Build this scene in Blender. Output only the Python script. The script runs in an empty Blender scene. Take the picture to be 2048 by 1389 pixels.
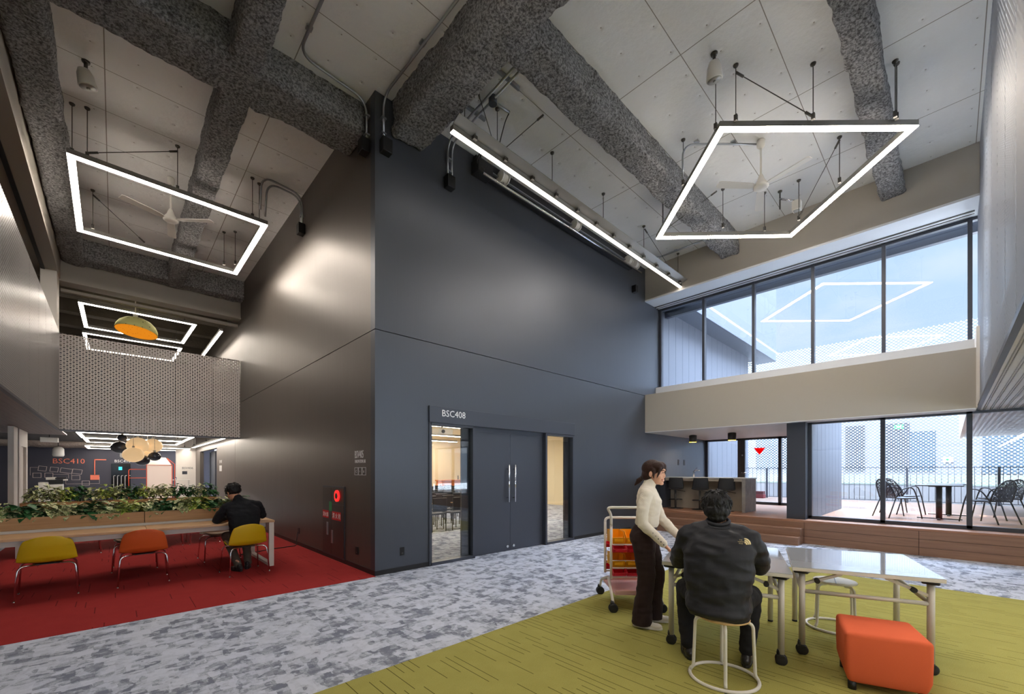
import bpy, math, random
from mathutils import Vector, Matrix, Euler, noise
random.seed(7)
R=math.radians
scene=bpy.context.scene
COL=scene.collection
# ---------------------------------------------------------------- camera
F_PX,HORIZ,HEAD,EYE=834.0,943.0,R(46.4),1.5
cam_d=bpy.data.cameras.new('camera'); cam=bpy.data.objects.new('camera',cam_d); COL.objects.link(cam)
cam_d.sensor_width=36.0; cam_d.lens=36.0*F_PX/2048.0
cam_d.shift_y=(HORIZ-694.5)/2048.0; cam_d.clip_start=0.02; cam_d.clip_end=300
cam.location=(0,0,EYE); cam.rotation_euler=(R(90),0,HEAD-R(90))
scene.camera=cam
# ---------------------------------------------------------------- exposure
vs=scene.view_settings
scene.display_settings.display_device='sRGB'
vs.view_transform='Standard'; vs.look='None'; vs.gamma=1.0; vs.exposure=1.0
try: vs.use_curve_mapping=False
except Exception: pass
cy=scene.cycles
cy.max_bounces=9; cy.diffuse_bounces=6; cy.glossy_bounces=4; cy.transmission_bounces=6; cy.transparent_max_bounces=16
cy.sample_clamp_indirect=6.0; cy.caustics_reflective=False; cy.caustics_refractive=False
cy.use_denoising=True
cy.use_adaptive_sampling=True; cy.adaptive_threshold=0.02
# ---------------------------------------------------------------- world sky
SKY_GAIN=1.0
w=bpy.data.worlds.new('sky'); scene.world=w; w.use_nodes=True
nt=w.node_tree; nt.nodes.clear()
def N(t,typ,**k):
    n=t.nodes.new(typ)
    for a,b in k.items():
        if a=='ins':
            for kk,vv in b.items(): n.inputs[kk].default_value=vv
        else: setattr(n,a,b)
    return n
def L(t,a,b): t.links.new(a,b)
o=N(nt,'ShaderNodeOutputWorld'); bg=N(nt,'ShaderNodeBackground',ins={'Strength':SKY_GAIN})
tc=N(nt,'ShaderNodeTexCoord'); mp=N(nt,'ShaderNodeMapping'); mp.inputs['Scale'].default_value=(1,1,2.2)
ns=N(nt,'ShaderNodeTexNoise',ins={'Scale':2.6,'Detail':6.0,'Roughness':0.55})
cr=N(nt,'ShaderNodeValToRGB'); cr.color_ramp.elements[0].position=.40; cr.color_ramp.elements[1].position=.68
sx=N(nt,'ShaderNodeSeparateXYZ'); gr=N(nt,'ShaderNodeValToRGB')
gr.color_ramp.elements[0].position=.0; gr.color_ramp.elements[0].color=(.39,.465,.56,1)
gr.color_ramp.elements[1].position=.42; gr.color_ramp.elements[1].color=(.32,.43,.57,1); ge=gr.color_ramp.elements.new(.62); ge.color=(13.,15.,18.,1)
mx=N(nt,'ShaderNodeMixRGB'); mx.inputs[2].default_value=(.56,.57,.59,1)
L(nt,tc.outputs['Generated'],mp.inputs[0]); L(nt,mp.outputs[0],ns.inputs['Vector']); L(nt,ns.outputs[0],cr.inputs[0])
L(nt,tc.outputs['Generated'],sx.inputs[0]); L(nt,sx.outputs['Z'],gr.inputs[0])
L(nt,cr.outputs[0],mx.inputs[0]); L(nt,gr.outputs[0],mx.inputs[1]); L(nt,mx.outputs[0],bg.inputs[0]); L(nt,bg.outputs[0],o.inputs[0])
# ---------------------------------------------------------------- sun
sd=bpy.data.lights.new('sun','SUN'); sd.energy=4.2; sd.angle=R(.6); sd.color=(1,.95,.87)
sun=bpy.data.objects.new('sun',sd); COL.objects.link(sun); sun.location=(-10,10,40)
sun.rotation_euler=Vector((.36,-.17,-.92)).to_track_quat('-Z','Y').to_euler()
# lamp output used by every LED profile
LED_COL=(1.0,.89,.77); LED_W=31.0
# ---------------------------------------------------------------- helpers
def lin(r,g,b):
    f=lambda c:(c/255/12.92 if c/255<=.04045 else ((c/255+.055)/1.055)**2.4)
    return (f(r),f(g),f(b),1)
def mat(name,col,rough=.5,metal=0.,spec=.5,bump=None,var=None,aniso=0,coat=0,emit=None):
    m=bpy.data.materials.new(name); m.use_nodes=True; t=m.node_tree; b=t.nodes['Principled BSDF']
    b.inputs['Base Color'].default_value=col; b.inputs['Roughness'].default_value=rough
    b.inputs['Metallic'].default_value=metal; b.inputs['Specular IOR Level'].default_value=spec
    if coat: b.inputs['Coat Weight'].default_value=coat; b.inputs['Coat Roughness'].default_value=.05
    if aniso: b.inputs['Anisotropic'].default_value=aniso
    if emit: b.inputs['Emission Color'].default_value=emit[0]; b.inputs['Emission Strength'].default_value=emit[1]
    if bump or var:
        tc=N(t,'ShaderNodeTexCoord')
    if var:   # (scale vector, noise scale, amount)
        sc,s,a=var; mp=N(t,'ShaderNodeMapping'); mp.inputs['Scale'].default_value=sc
        n=N(t,'ShaderNodeTexNoise',ins={'Scale':s,'Detail':4.0,'Roughness':.6})
        r=N(t,'ShaderNodeMapRange',ins={'From Min':.25,'From Max':.75,'To Min':1-a,'To Max':1+a})
        mm=N(t,'ShaderNodeVectorMath',operation='SCALE'); mm.inputs[0].default_value=col[:3]
        L(t,tc.outputs['Object'],mp.inputs[0]); L(t,mp.outputs[0],n.inputs['Vector']); L(t,n.outputs[0],r.inputs[0])
        L(t,r.outputs[0],mm.inputs['Scale']); L(t,mm.outputs[0],b.inputs['Base Color'])
    if bump:  # (scale vector, noise scale, strength, distance)
        sc,s,st,d=bump; mp=N(t,'ShaderNodeMapping'); mp.inputs['Scale'].default_value=sc
        n=N(t,'ShaderNodeTexNoise',ins={'Scale':s,'Detail':5.0,'Roughness':.6})
        bp=N(t,'ShaderNodeBump',ins={'Strength':st,'Distance':d})
        L(t,tc.outputs['Object'],mp.inputs[0]); L(t,mp.outputs[0],n.inputs['Vector']); L(t,n.outputs[0],bp.inputs['Height'])
        L(t,bp.outputs[0],b.inputs['Normal'])
    return m
def bsdf(m): return m.node_tree.nodes['Principled BSDF']
def emis(name,col,st):
    m=bpy.data.materials.new(name); m.use_nodes=True; t=m.node_tree; t.nodes.clear()
    e=N(t,'ShaderNodeEmission',ins={'Color':(*col[:3],1),'Strength':st}); o=N(t,'ShaderNodeOutputMaterial'); L(t,e.outputs[0],o.inputs[0]); return m
def glassm(name,tint=(.93,.97,1),refl=1.0,ior=1.5):
    m=bpy.data.materials.new(name); m.use_nodes=True; t=m.node_tree; t.nodes.clear()
    tr=N(t,'ShaderNodeBsdfTransparent',ins={'Color':(*tint,1)}); gl=N(t,'ShaderNodeBsdfGlossy',ins={'Roughness':0.0,'Color':(.95,.97,1,1)})
    fr=N(t,'ShaderNodeFresnel',ins={'IOR':ior}); mu=N(t,'ShaderNodeMath',operation='MULTIPLY'); mu.inputs[1].default_value=refl; mu.use_clamp=True
    ms=N(t,'ShaderNodeMixShader'); o=N(t,'ShaderNodeOutputMaterial')
    ge=N(t,'ShaderNodeNewGeometry'); rg=N(t,'ShaderNodeMapRange',ins={'To Min':ior,'To Max':1/ior}); L(t,ge.outputs['Backfacing'],rg.inputs[0]); L(t,rg.outputs[0],fr.inputs['IOR'])
    L(t,fr.outputs[0],mu.inputs[0]); L(t,mu.outputs[0],ms.inputs[0]); L(t,tr.outputs[0],ms.inputs[1]); L(t,gl.outputs[0],ms.inputs[2]); L(t,ms.outputs[0],o.inputs[0])
    return m
class NB:
    """tiny node expression helper"""
    def __init__(s,m): s.t=m.node_tree
    def m(s,op,a,b=None,c=None):
        n=N(s.t,'ShaderNodeMath',operation=op)
        for i,x in enumerate((a,b,c)):
            if x is None: continue
            if hasattr(x,'links') or hasattr(x,'is_output'): L(s.t,x,n.inputs[i])
            else: n.inputs[i].default_value=x
        return n.outputs[0]
    def pos(s):
        g=N(s.t,'ShaderNodeNewGeometry'); x=N(s.t,'ShaderNodeSeparateXYZ'); L(s.t,g.outputs['Position'],x.inputs[0]); return x.outputs[0],x.outputs[1],x.outputs[2]
    def comb(s,x,y,z=0.):
        n=N(s.t,'ShaderNodeCombineXYZ')
        for i,v in enumerate((x,y,z)):
            if hasattr(v,'is_output'): L(s.t,v,n.inputs[i])
            else: n.inputs[i].default_value=v
        return n.outputs[0]
    def noise(s,v,sc,det=3,rough=.5):
        n=N(s.t,'ShaderNodeTexNoise',ins={'Scale':sc,'Detail':float(det),'Roughness':rough}); L(s.t,v,n.inputs['Vector']); return n.outputs[0]
    def white(s,v):
        n=N(s.t,'ShaderNodeTexWhiteNoise'); L(s.t,v,n.inputs['Vector']); return n.outputs['Value']
    def vor(s,v,sc,metric='CHEBYCHEV'):
        n=N(s.t,'ShaderNodeTexVoronoi',distance=metric,ins={'Scale':sc}); L(s.t,v,n.inputs['Vector'])
        h=N(s.t,'ShaderNodeSeparateColor'); L(s.t,n.outputs['Color'],h.inputs[0]); return h.outputs[0],n.outputs['Distance']
    def ramp(s,f,stops,interp='LINEAR'):
        n=N(s.t,'ShaderNodeValToRGB'); n.color_ramp.interpolation=interp; e=n.color_ramp.elements
        while len(e)<len(stops): e.new(.5)
        for q,(p,c) in zip(e,stops): q.position=p; q.color=c
        L(s.t,f,n.inputs[0]); return n.outputs[0]
    def mix(s,f,a,b,mode='MIX'):
        n=N(s.t,'ShaderNodeMixRGB',blend_type=mode)
        for i,x in enumerate((f,a,b)):
            if hasattr(x,'is_output'): L(s.t,x,n.inputs[i])
            else: n.inputs[i].default_value=x
        return n.outputs[0]
    def bump(s,h,st,d,m):
        n=N(s.t,'ShaderNodeBump',ins={'Strength':st,'Distance':d}); L(s.t,h,n.inputs['Height']); L(s.t,n.outputs[0],bsdf(m).inputs['Normal'])
    def hole(s,m,mask):
        """cut holes through a sheet where mask is 1"""
        t=s.t; o=[n for n in t.nodes if n.type=='OUTPUT_MATERIAL'][0]
        tr=N(t,'ShaderNodeBsdfTransparent'); ms=N(t,'ShaderNodeMixShader')
        L(t,mask,ms.inputs[0]); L(t,bsdf(m).outputs[0],ms.inputs[1]); L(t,tr.outputs[0],ms.inputs[2]); L(t,ms.outputs[0],o.inputs[0])
WM={}   # world matrices of empties
def wmat(o): return WM.get(o.name,Matrix())
def props(o,label=None,cat=None,group=None,kind=None):
    if label: o['label']=label
    if cat: o['category']=cat
    if group: o['group']=group
    if kind: o['kind']=kind
    return o
def thing(name,label,cat,loc=(0,0,0),rz=0,group=None):
    o=bpy.data.objects.new(name,None); COL.objects.link(o); o.empty_display_size=.1
    o.location=loc; o.rotation_euler=(0,0,rz)
    WM[o.name]=Matrix.Translation(loc)@Matrix.Rotation(rz,4,'Z')
    return props(o,label,cat,group)
def kids(o): return [c for c in bpy.data.objects if c.parent==o]
def dup(root,loc,rz,label=None,group=None,mats=None):
    """copy of a thing with copies of its parts and sub-parts"""
    r=root.copy(); COL.objects.link(r); r.location=loc; r.rotation_euler=(0,0,rz)
    WM[r.name]=Matrix.Translation(loc)@Matrix.Rotation(rz,4,'Z')
    if label: r['label']=label
    if group: r['group']=group
    def rec(a,b):
        for c in kids(a):
            d=c.copy(); COL.objects.link(d); d.parent=b
            if mats and c.name.split('.')[0] in mats:
                d.data=c.data.copy(); d.data.materials.clear(); d.data.materials.append(mats[c.name.split('.')[0]])
            rec(c,d)
    rec(root,r); return r
def rounded(pts,rad,n=6):
    """polyline with its inner corners rounded"""
    pts=[Vector(p) for p in pts]; out=[pts[0]]
    for i in range(1,len(pts)-1):
        a,b,c=pts[i-1],pts[i],pts[i+1]; u=(a-b); v=(c-b); r=min(rad,u.length*.49,v.length*.49)
        u.normalize(); v.normalize(); p,q=b+u*r,b+v*r
        for k in range(n+1):
            t=k/n; out.append(p*(1-t)**2+b*2*t*(1-t)+q*t*t)
    out.append(pts[-1]); return out
class MB:
    def __init__(s): s.v=[]; s.f=[]; s.sm=[]
    def add(s,v,f,sm=False,M=None):
        o=len(s.v); s.v+= [(M@Vector(p)) if M else Vector(p) for p in v]; s.f+=[tuple(i+o for i in q) for q in f]; s.sm+=[sm]*len(f); return s
    def box(s,x0,x1,y0,y1,z0,z1,M=None):
        if x0>x1:x0,x1=x1,x0
        if y0>y1:y0,y1=y1,y0
        if z0>z1:z0,z1=z1,z0
        v=[(x,y,z) for x in(x0,x1) for y in(y0,y1) for z in(z0,z1)]
        return s.add(v,[(0,1,3,2),(4,6,7,5),(0,4,5,1),(2,3,7,6),(0,2,6,4),(1,5,7,3)],False,M)
    def bar(s,p,q,w,h,up=(0,0,1)):
        """rectangular bar from p to q, w across, h along up"""
        p,q=Vector(p),Vector(q); d=(q-p); l=d.length; d.normalize(); up=Vector(up)
        if abs(d.dot(up))>.99: up=Vector((1,0,0))
        x=d.cross(up).normalized(); z=x.cross(d)
        M=Matrix((x,d,z)).transposed().to_4x4(); M.translation=p
        return s.box(-w/2,w/2,0,l,-h/2,h/2,M)
    def tube(s,pts,r,seg=8,closed=False,caps=True):
        pts=[Vector(p) for p in pts]; n=len(pts); rs=r if isinstance(r,(list,tuple)) else [r]*n
        tg=[]
        for i in range(n):
            a=pts[i-1] if (i>0 or closed) else pts[i]; b=pts[(i+1)%n] if (i<n-1 or closed) else pts[i]
            tg.append((b-a).normalized())
        up=Vector((0,0,1)) if abs(tg[0].z)<.9 else Vector((1,0,0))
        x=tg[0].cross(up).normalized(); v=[]; 
        for i in range(n):
            x=(x-tg[i]*x.dot(tg[i])).normalized(); y=tg[i].cross(x)
            for k in range(seg):
                a=2*math.pi*k/seg; v.append(pts[i]+x*math.cos(a)*rs[i]+y*math.sin(a)*rs[i])
        f=[]
        for i in range(n if closed else n-1):
            j=(i+1)%n
            for k in range(seg):
                k2=(k+1)%seg; f.append((i*seg+k,i*seg+k2,j*seg+k2,j*seg+k))
        s.add(v,f,True)
        if caps and not closed:
            s.f+=[tuple(len(s.v)-n*seg+k for k in reversed(range(seg))),tuple(len(s.v)-seg+k for k in range(seg))]; s.sm+=[False,False]
        return s
    def cyl(s,p,q,r,seg=16,r2=None): return s.tube([p,q],[r,r if r2 is None else r2],seg)
    def lathe(s,prof,c=(0,0,0),seg=24,M=None,sm=True,caps=True):
        v=[];f=[];n=len(prof)
        for r,z in prof:
            for k in range(seg):
                a=2*math.pi*k/seg; v.append((c[0]+r*math.cos(a),c[1]+r*math.sin(a),c[2]+z))
        for i in range(n-1):
            for k in range(seg):
                k2=(k+1)%seg; f.append((i*seg+k,i*seg+k2,(i+1)*seg+k2,(i+1)*seg+k))
        if caps and prof[0][0]>1e-4: f.append(tuple(reversed(range(seg))))
        if caps and prof[-1][0]>1e-4: f.append(tuple((n-1)*seg+k for k in range(seg)))
        return s.add(v,f,sm,M)
    def prism(s,poly,z0,z1,M=None,sm=False):
        n=len(poly); v=[(x,y,z0) for x,y in poly]+[(x,y,z1) for x,y in poly]
        f=[tuple(reversed(range(n))),tuple(range(n,2*n))]+[(i,(i+1)%n,n+(i+1)%n,n+i) for i in range(n)]
        return s.add(v,f,sm,M)
    def ell(s,c,r,seg=20,rings=12,M=None):
        v=[];f=[]
        for i in range(rings+1):
            p=math.pi*i/rings
            for k in range(seg):
                a=2*math.pi*k/seg; v.append((c[0]+r[0]*math.sin(p)*math.cos(a),c[1]+r[1]*math.sin(p)*math.sin(a),c[2]+r[2]*math.cos(p)))
        for i in range(rings):
            for k in range(seg):
                k2=(k+1)%seg; f.append((i*seg+k,(i+1)*seg+k,(i+1)*seg+k2,i*seg+k2))
        return s.add(v,f,True,M)
    def grid(s,fn,nu,nv,sm=True,M=None):
        v=[fn(i/nu,j/nv) for i in range(nu+1) for j in range(nv+1)]
        f=[(i*(nv+1)+j,(i+1)*(nv+1)+j,(i+1)*(nv+1)+j+1,i*(nv+1)+j+1) for i in range(nu) for j in range(nv)]
        return s.add(v,f,sm,M)
    def quad(s,*p): return s.add(p,[tuple(range(len(p)))])
    def build(s,name,m,parent=None,bevel=0,seg=2,local=False,solid=0,sub=0,label=None,cat=None,group=None,kind=None,origin=True):
        v=[Vector(p) for p in s.v]; loc=Vector((0,0,0))
        if parent is not None:
            if not local:
                I=wmat(parent).inverted(); v=[I@p for p in v]
        elif origin and v:
            xs=[p.x for p in v]; ys=[p.y for p in v]; loc=Vector(((min(xs)+max(xs))/2,(min(ys)+max(ys))/2,min(p.z for p in v))); v=[p-loc for p in v]
        me=bpy.data.meshes.new(name); me.from_pydata([tuple(p) for p in v],[],s.f); me.validate(); me.update()
        if any(s.sm) and len(me.polygons)==len(s.sm): me.polygons.foreach_set('use_smooth',s.sm)
        if m: me.materials.append(m)
        o=bpy.data.objects.new(name,me); COL.objects.link(o); o.location=loc
        if parent is not None: o.parent=parent; WM[o.name]=wmat(parent)
        else: WM[o.name]=Matrix.Translation(loc)
        if solid: q=o.modifiers.new('s','SOLIDIFY'); q.thickness=solid; q.offset=0
        if bevel: q=o.modifiers.new('b','BEVEL'); q.width=bevel; q.segments=seg; q.limit_method='ANGLE'; q.angle_limit=R(40)
        if sub: q=o.modifiers.new('u','SUBSURF'); q.levels=sub; q.render_levels=sub
        return props(o,label,cat,group,kind)
def st(name,m,*boxes,kind='structure',bevel=0):
    b=MB()
    for q in boxes: b.box(*q)
    return b.build(name,m,bevel=bevel,kind=kind)
def basis(o,x,y):
    """matrix with local x,y axes along the given world directions"""
    x=Vector(x).normalized(); y=Vector(y).normalized(); z=x.cross(y)
    M=Matrix((x,y,z)).transposed().to_4x4(); M.translation=Vector(o); return M
def text(s,size,M,m,name,parent,ext=.001,align='LEFT',sx=1.0):
    c=bpy.data.curves.new('t','FONT'); c.body=s; c.size=size; c.extrude=ext; c.align_x=align; c.resolution_u=2
    o=bpy.data.objects.new('t',c); COL.objects.link(o); bpy.context.view_layer.update()
    e=o.evaluated_get(bpy.context.evaluated_depsgraph_get()); me=bpy.data.meshes.new_from_object(e)
    bpy.data.objects.remove(o); bpy.data.curves.remove(c)
    T=(wmat(parent).inverted() if parent is not None else Matrix())@M@Matrix.Scale(sx,4,(1,0,0))
    me.transform(T); me.materials.clear(); me.materials.append(m); me.name=name
    o=bpy.data.objects.new(name,me); COL.objects.link(o)
    if parent is not None: o.parent=parent
    return o
def blob(parts,voxel,name,m,parent,smooth=6,fac=.5,disp=None,local=True,M=None,cut=None):
    """one continuous surface grown from overlapping limbs and masses"""
    b=MB()
    for p in parts:
        k=p[0]
        if k=='cap':
            _,a,c,r0,r1=p[:5]; a,c=Vector(a),Vector(c); b.tube([a,c],[r0,r1],14); b.ell(a,(r0,)*3,14,8); b.ell(c,(r1,)*3,14,8)
        elif k=='ell':
            c,r=p[1],p[2]; E=Euler(p[3]).to_matrix().to_4x4() if len(p)>3 else Matrix(); b.ell((0,0,0),r,20,14,Matrix.Translation(c)@E)
        elif k=='loft':   # rings (center, half width y, half depth x)
            rings=p[1]; seg=24; v=[]; f=[]
            for (c,ry,rx) in rings:
                for q in range(seg):
                    a=2*math.pi*q/seg; ca,sa=math.cos(a),math.sin(a); e=.8
                    v.append((c[0]+rx*math.copysign(abs(ca)**e,ca),c[1]+ry*math.copysign(abs(sa)**e,sa),c[2]))
            for i in range(len(rings)-1):
                for q in range(seg):
                    q2=(q+1)%seg; f.append((i*seg+q,i*seg+q2,(i+1)*seg+q2,(i+1)*seg+q))
            f+= [tuple(reversed(range(seg))),tuple((len(rings)-1)*seg+q for q in range(seg))]
            b.add(v,f,True)
        elif k=='path':   # smooth limb through points with radii
            pts,rs=p[1],p[2]; b.tube(pts,rs,14)
            for a,r in zip(pts,rs): b.ell(a,(r*.995,)*3,14,8)
        elif k=='box': b.box(*p[1])
    me=bpy.data.meshes.new(name); me.from_pydata([tuple(q) for q in b.v],[],b.f); me.update()
    o=bpy.data.objects.new(name,me); COL.objects.link(o)
    q=o.modifiers.new('r','REMESH'); q.mode='VOXEL'; q.voxel_size=voxel; q.use_smooth_shade=True
    if smooth: q=o.modifiers.new('s','SMOOTH'); q.iterations=smooth; q.factor=fac
    bpy.context.view_layer.update()
    e=o.evaluated_get(bpy.context.evaluated_depsgraph_get()); m2=bpy.data.meshes.new_from_object(e); m2.name=name
    bpy.data.objects.remove(o); bpy.data.meshes.remove(me)
    if disp:
        m2.update(); nr=[v.normal.copy() for v in m2.vertices]
        for v,n in zip(m2.vertices,nr): v.co+=n*disp(v.co,n)
    if cut is not None:
        for v in m2.vertices: v.co.z=max(v.co.z,cut)
    if M: m2.transform(M)
    if not local and parent is not None: m2.transform(wmat(parent).inverted())
    m2.polygons.foreach_set('use_smooth',[True]*len(m2.polygons)); m2.materials.clear(); m2.materials.append(m); m2.update()
    o=bpy.data.objects.new(name,m2); COL.objects.link(o)
    if parent is not None: o.parent=parent
    return o
# ================================================================ materials
def m_darkwall(name,col):
    m=mat(name,col,.42,.5,.5); n=NB(m); x,y,z=n.pos()
    h=n.noise(n.comb(n.m('MULTIPLY',x,160.),n.m('MULTIPLY',y,160.),n.m('MULTIPLY',z,2.)),1.,2,.6)
    h2=n.noise(n.comb(n.m('MULTIPLY',x,2.2),n.m('MULTIPLY',y,2.2),n.m('MULTIPLY',z,.25)),1.,2,.5)
    b=n.m('ADD',n.m('MULTIPLY',h,.25),n.m('MULTIPLY',h2,1.))
    n.bump(b,.16,.02,m)
    r=n.m('ADD',n.m('MULTIPLY',h,.10),.36); L(m.node_tree,r,bsdf(m).inputs['Roughness'])
    return m
M_WALLB=m_darkwall('graphite_panel',lin(80,84,92))
M_WALLA=m_darkwall('bronze_graphite_panel',lin(99,92,87))
M_SEAM=mat('shadow_gap',lin(18,18,20),.8)
M_DARK=mat('dark_frame',lin(66,70,80),.42,.2)
M_BLACK=mat('black_plastic',lin(24,24,26),.45)
M_BEIGE=mat('beige_paint',lin(168,162,152),.55,bump=((1,1,1),60,.05,.01))
M_LIGHT=mat('pale_soffit_paint',lin(205,208,212),.5)
M_CREAM=mat('cream_paint',lin(225,213,190),.7)
M_WHITE=mat('white_powder_coat',lin(222,218,210),.4)
M_WHITEP=mat('white_paint',lin(228,222,214),.6)
M_STEEL=mat('galvanised_steel',lin(165,168,172),.35,.85)
M_CHROME=mat('chrome',lin(225,225,228),.12,1.0)
M_WIRE=mat('dark_steel',lin(92,90,86),.45,.6)
M_ALU=mat('aluminium_profile',lin(150,148,142),.4,.6)
M_DUCT0=mat('dark_backing',lin(70,66,62),.8)
M_LED=emis('led_diffuser',LED_COL,LED_W); M_LEDS=emis('strip_diffuser',LED_COL,4.5); M_LEDL=emis('lobby_diffuser',LED_COL,13.0); M_LEDFILL=emis('fill_diffuser',LED_COL,22.0)
def m_ceiling():
    m=mat('ceiling_board',lin(196,194,188),.75); n=NB(m); x,y,z=n.pos(); v=n.comb(x,y,0.)
    def joint(c,per,off,wd):
        f=n.m('FRACT',n.m('DIVIDE',n.m('ADD',c,off),per)); a=n.m('ABSOLUTE',n.m('SUBTRACT',f,.5)); return n.m('GREATER_THAN',a,.5-wd/per)
    j=n.m('MAXIMUM',joint(x,1.82,.1,.006),joint(y,.91,.3,.005))
    px=n.m('SUBTRACT',n.m('FRACT',n.m('DIVIDE',x,.455)),.5); py=n.m('SUBTRACT',n.m('FRACT',n.m('DIVIDE',y,.455)),.5)
    d=n.m('SQRT',n.m('ADD',n.m('MULTIPLY',px,px),n.m('MULTIPLY',py,py)))
    wr=n.noise(v,2.2,6,.62); wv=n.noise(n.comb(n.m('MULTIPLY',x,1.2),n.m('MULTIPLY',y,5.),0.),1.3,3,.55)
    dim=n.m('SMOOTH_MIN',d,.09,.05)
    h=n.m('ADD',n.m('ADD',n.m('MULTIPLY',wr,.8),n.m('MULTIPLY',wv,.5)),n.m('MULTIPLY',dim,5.)); h=n.m('SUBTRACT',h,n.m('MULTIPLY',j,.5))
    n.bump(h,.8,.035,m)
    c=n.mix(n.noise(v,.9,4),lin(232,233,233),lin(212,212,210)); c=n.mix(j,c,lin(140,136,128)); pin=n.m('LESS_THAN',d,.020)
    c=n.mix(pin,c,lin(160,157,150)); L(m.node_tree,c,bsdf(m).inputs['Base Color']); return m
M_CEIL=m_ceiling()
def m_rock():
    m=mat('sprayed_rock_wool',lin(150,148,146),.95,0,.1); n=NB(m); t=m.node_tree
    g=N(t,'ShaderNodeNewGeometry'); a=n.noise(g.outputs['Position'],33,8,.76); b=n.noise(g.outputs['Position'],5,4,.6)
    c=n.ramp(a,[(.38,lin(58,57,58)),(.47,lin(142,142,144)),(.57,lin(228,228,230))]); c=n.mix(.35,c,n.ramp(b,[(.3,lin(105,102,100)),(.7,lin(170,168,168))]))
    L(t,c,bsdf(m).inputs['Base Color']); n.bump(n.m('ADD',a,n.m('MULTIPLY',b,.6)),1.,.06,m); return m
M_ROCK=m_rock()
def m_grey_carpet():
    m=mat('grey_patchwork_carpet',lin(160,160,170),.95,0,.1); n=NB(m); x,y,z=n.pos()
    wob=n.noise(n.comb(x,y,0.),9,3,.7)
    xx=n.m('ADD',x,n.m('MULTIPLY',wob,.05)); yy=n.m('ADD',y,n.m('MULTIPLY',wob,.05))
    a,_=n.vor(n.comb(n.m('MULTIPLY',xx,6.0),n.m('MULTIPLY',yy,11.)),1.); b,_=n.vor(n.comb(n.m('MULTIPLY',xx,14.),n.m('MULTIPLY',yy,7.0)),1.)
    c,_=n.vor(n.comb(n.m('MULTIPLY',xx,19.),n.m('MULTIPLY',yy,26.)),1.)
    f=n.m('ADD',n.m('ADD',n.m('MULTIPLY',a,.42),n.m('MULTIPLY',b,.36)),n.m('MULTIPLY',c,.22))
    fine=n.noise(n.comb(n.m('MULTIPLY',x,150.),n.m('MULTIPLY',y,150.)),1.,2,.7); med=n.noise(n.comb(x,y,0.),26,4,.7)
    f=n.m('ADD',f,n.m('ADD',n.m('MULTIPLY',n.m('SUBTRACT',fine,.5),.42),n.m('MULTIPLY',n.m('SUBTRACT',med,.5),.45)))
    col=n.ramp(f,[(.20,lin(120,125,140)),(.36,lin(150,156,170)),(.49,lin(184,190,204)),(.75,lin(200,205,218))])
    L(m.node_tree,col,bsdf(m).inputs['Base Color']); n.bump(fine,.35,.01,m); return m
M_GREYC=m_grey_carpet()
def m_line_carpet(name,c1,c2,cl,per,prob,along,lw):
    m=mat(name,c1,.95,0,.1); n=NB(m); x,y,z=n.pos(); a,l=(x,y) if along=='y' else (y,x)
    row=n.m('FLOOR',n.m('DIVIDE',a,per)); fr=n.m('FRACT',n.m('DIVIDE',a,per))
    off=n.m('MULTIPLY',n.white(n.comb(row,3.7)),9.); seg=n.m('FLOOR',n.m('ADD',n.m('DIVIDE',l,.27),off))
    on=n.m('LESS_THAN',n.white(n.comb(row,seg,1.3)),prob); ln=n.m('MULTIPLY',on,n.m('LESS_THAN',fr,lw))
    fine=n.noise(n.comb(n.m('MULTIPLY',x,170.),n.m('MULTIPLY',y,170.)),1.,2,.7); med=n.noise(n.comb(x,y,0.),5,4,.6)
    c=n.mix(n.m('ADD',n.m('MULTIPLY',fine,.7),n.m('MULTIPLY',med,.3)),c2,c1); c=n.mix(ln,c,cl)
    L(m.node_tree,c,bsdf(m).inputs['Base Color']); n.bump(n.m('SUBTRACT',n.m('MULTIPLY',fine,.5),ln),.4,.012,m); return m
M_GREENC=m_line_carpet('olive_green_carpet',lin(182,176,104),lin(130,124,58),lin(92,88,42),.062,.42,'y',.10)
M_REDC=m_line_carpet('brick_red_carpet',lin(176,58,56),lin(124,32,34),lin(106,27,29),.08,.12,'y',.10)
def m_wood(name,c1,c2,along='x',plank=None,rough=.5):
    m=mat(name,c1,rough); n=NB(m); x,y,z=n.pos(); sc=(1.2,26.,26.) if along=='x' else (26.,1.2,26.)
    g=n.noise(n.comb(n.m('MULTIPLY',x,sc[0]),n.m('MULTIPLY',y,sc[1]),n.m('MULTIPLY',z,sc[2])),1.,5,.65)
    c=n.mix(n.ramp(g,[(.3,(0,0,0,1)),(.7,(1,1,1,1))]),c1,c2)
    if plank:
        a=y if along=='x' else x; fr=n.m('FRACT',n.m('DIVIDE',a,plank)); gap=n.m('LESS_THAN',fr,.035)
        tone=n.white(n.comb(n.m('FLOOR',n.m('DIVIDE',a,plank)),2.)); c=n.mix(n.m('MULTIPLY',tone,.25),c,c2); c=n.mix(gap,c,lin(70,48,36))
        n.bump(n.m('MULTIPLY',gap,-1.),.5,.01,m)
    L(m.node_tree,c,bsdf(m).inputs['Base Color']); return m
M_OAK=m_wood('oak_laminate',lin(190,150,104),lin(160,118,76),'x')
M_OAKT=m_wood('pale_oak_top',lin(206,168,126),lin(184,142,100),'x',rough=.4)
M_DECK=m_wood('brown_composite_deck',lin(172,126,98),lin(140,98,74),'y',.145,.6)
M_STEP=m_wood('brown_composite_riser',lin(150,114,92),lin(126,94,74),'y',None,.6)
M_ODECK=m_wood('outdoor_composite_deck',lin(94,72,58),lin(80,60,48),'y',.145,.7)
M_PLY=m_wood('birch_ply',lin(222,186,132),lin(200,160,104),'x',rough=.45)
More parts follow.
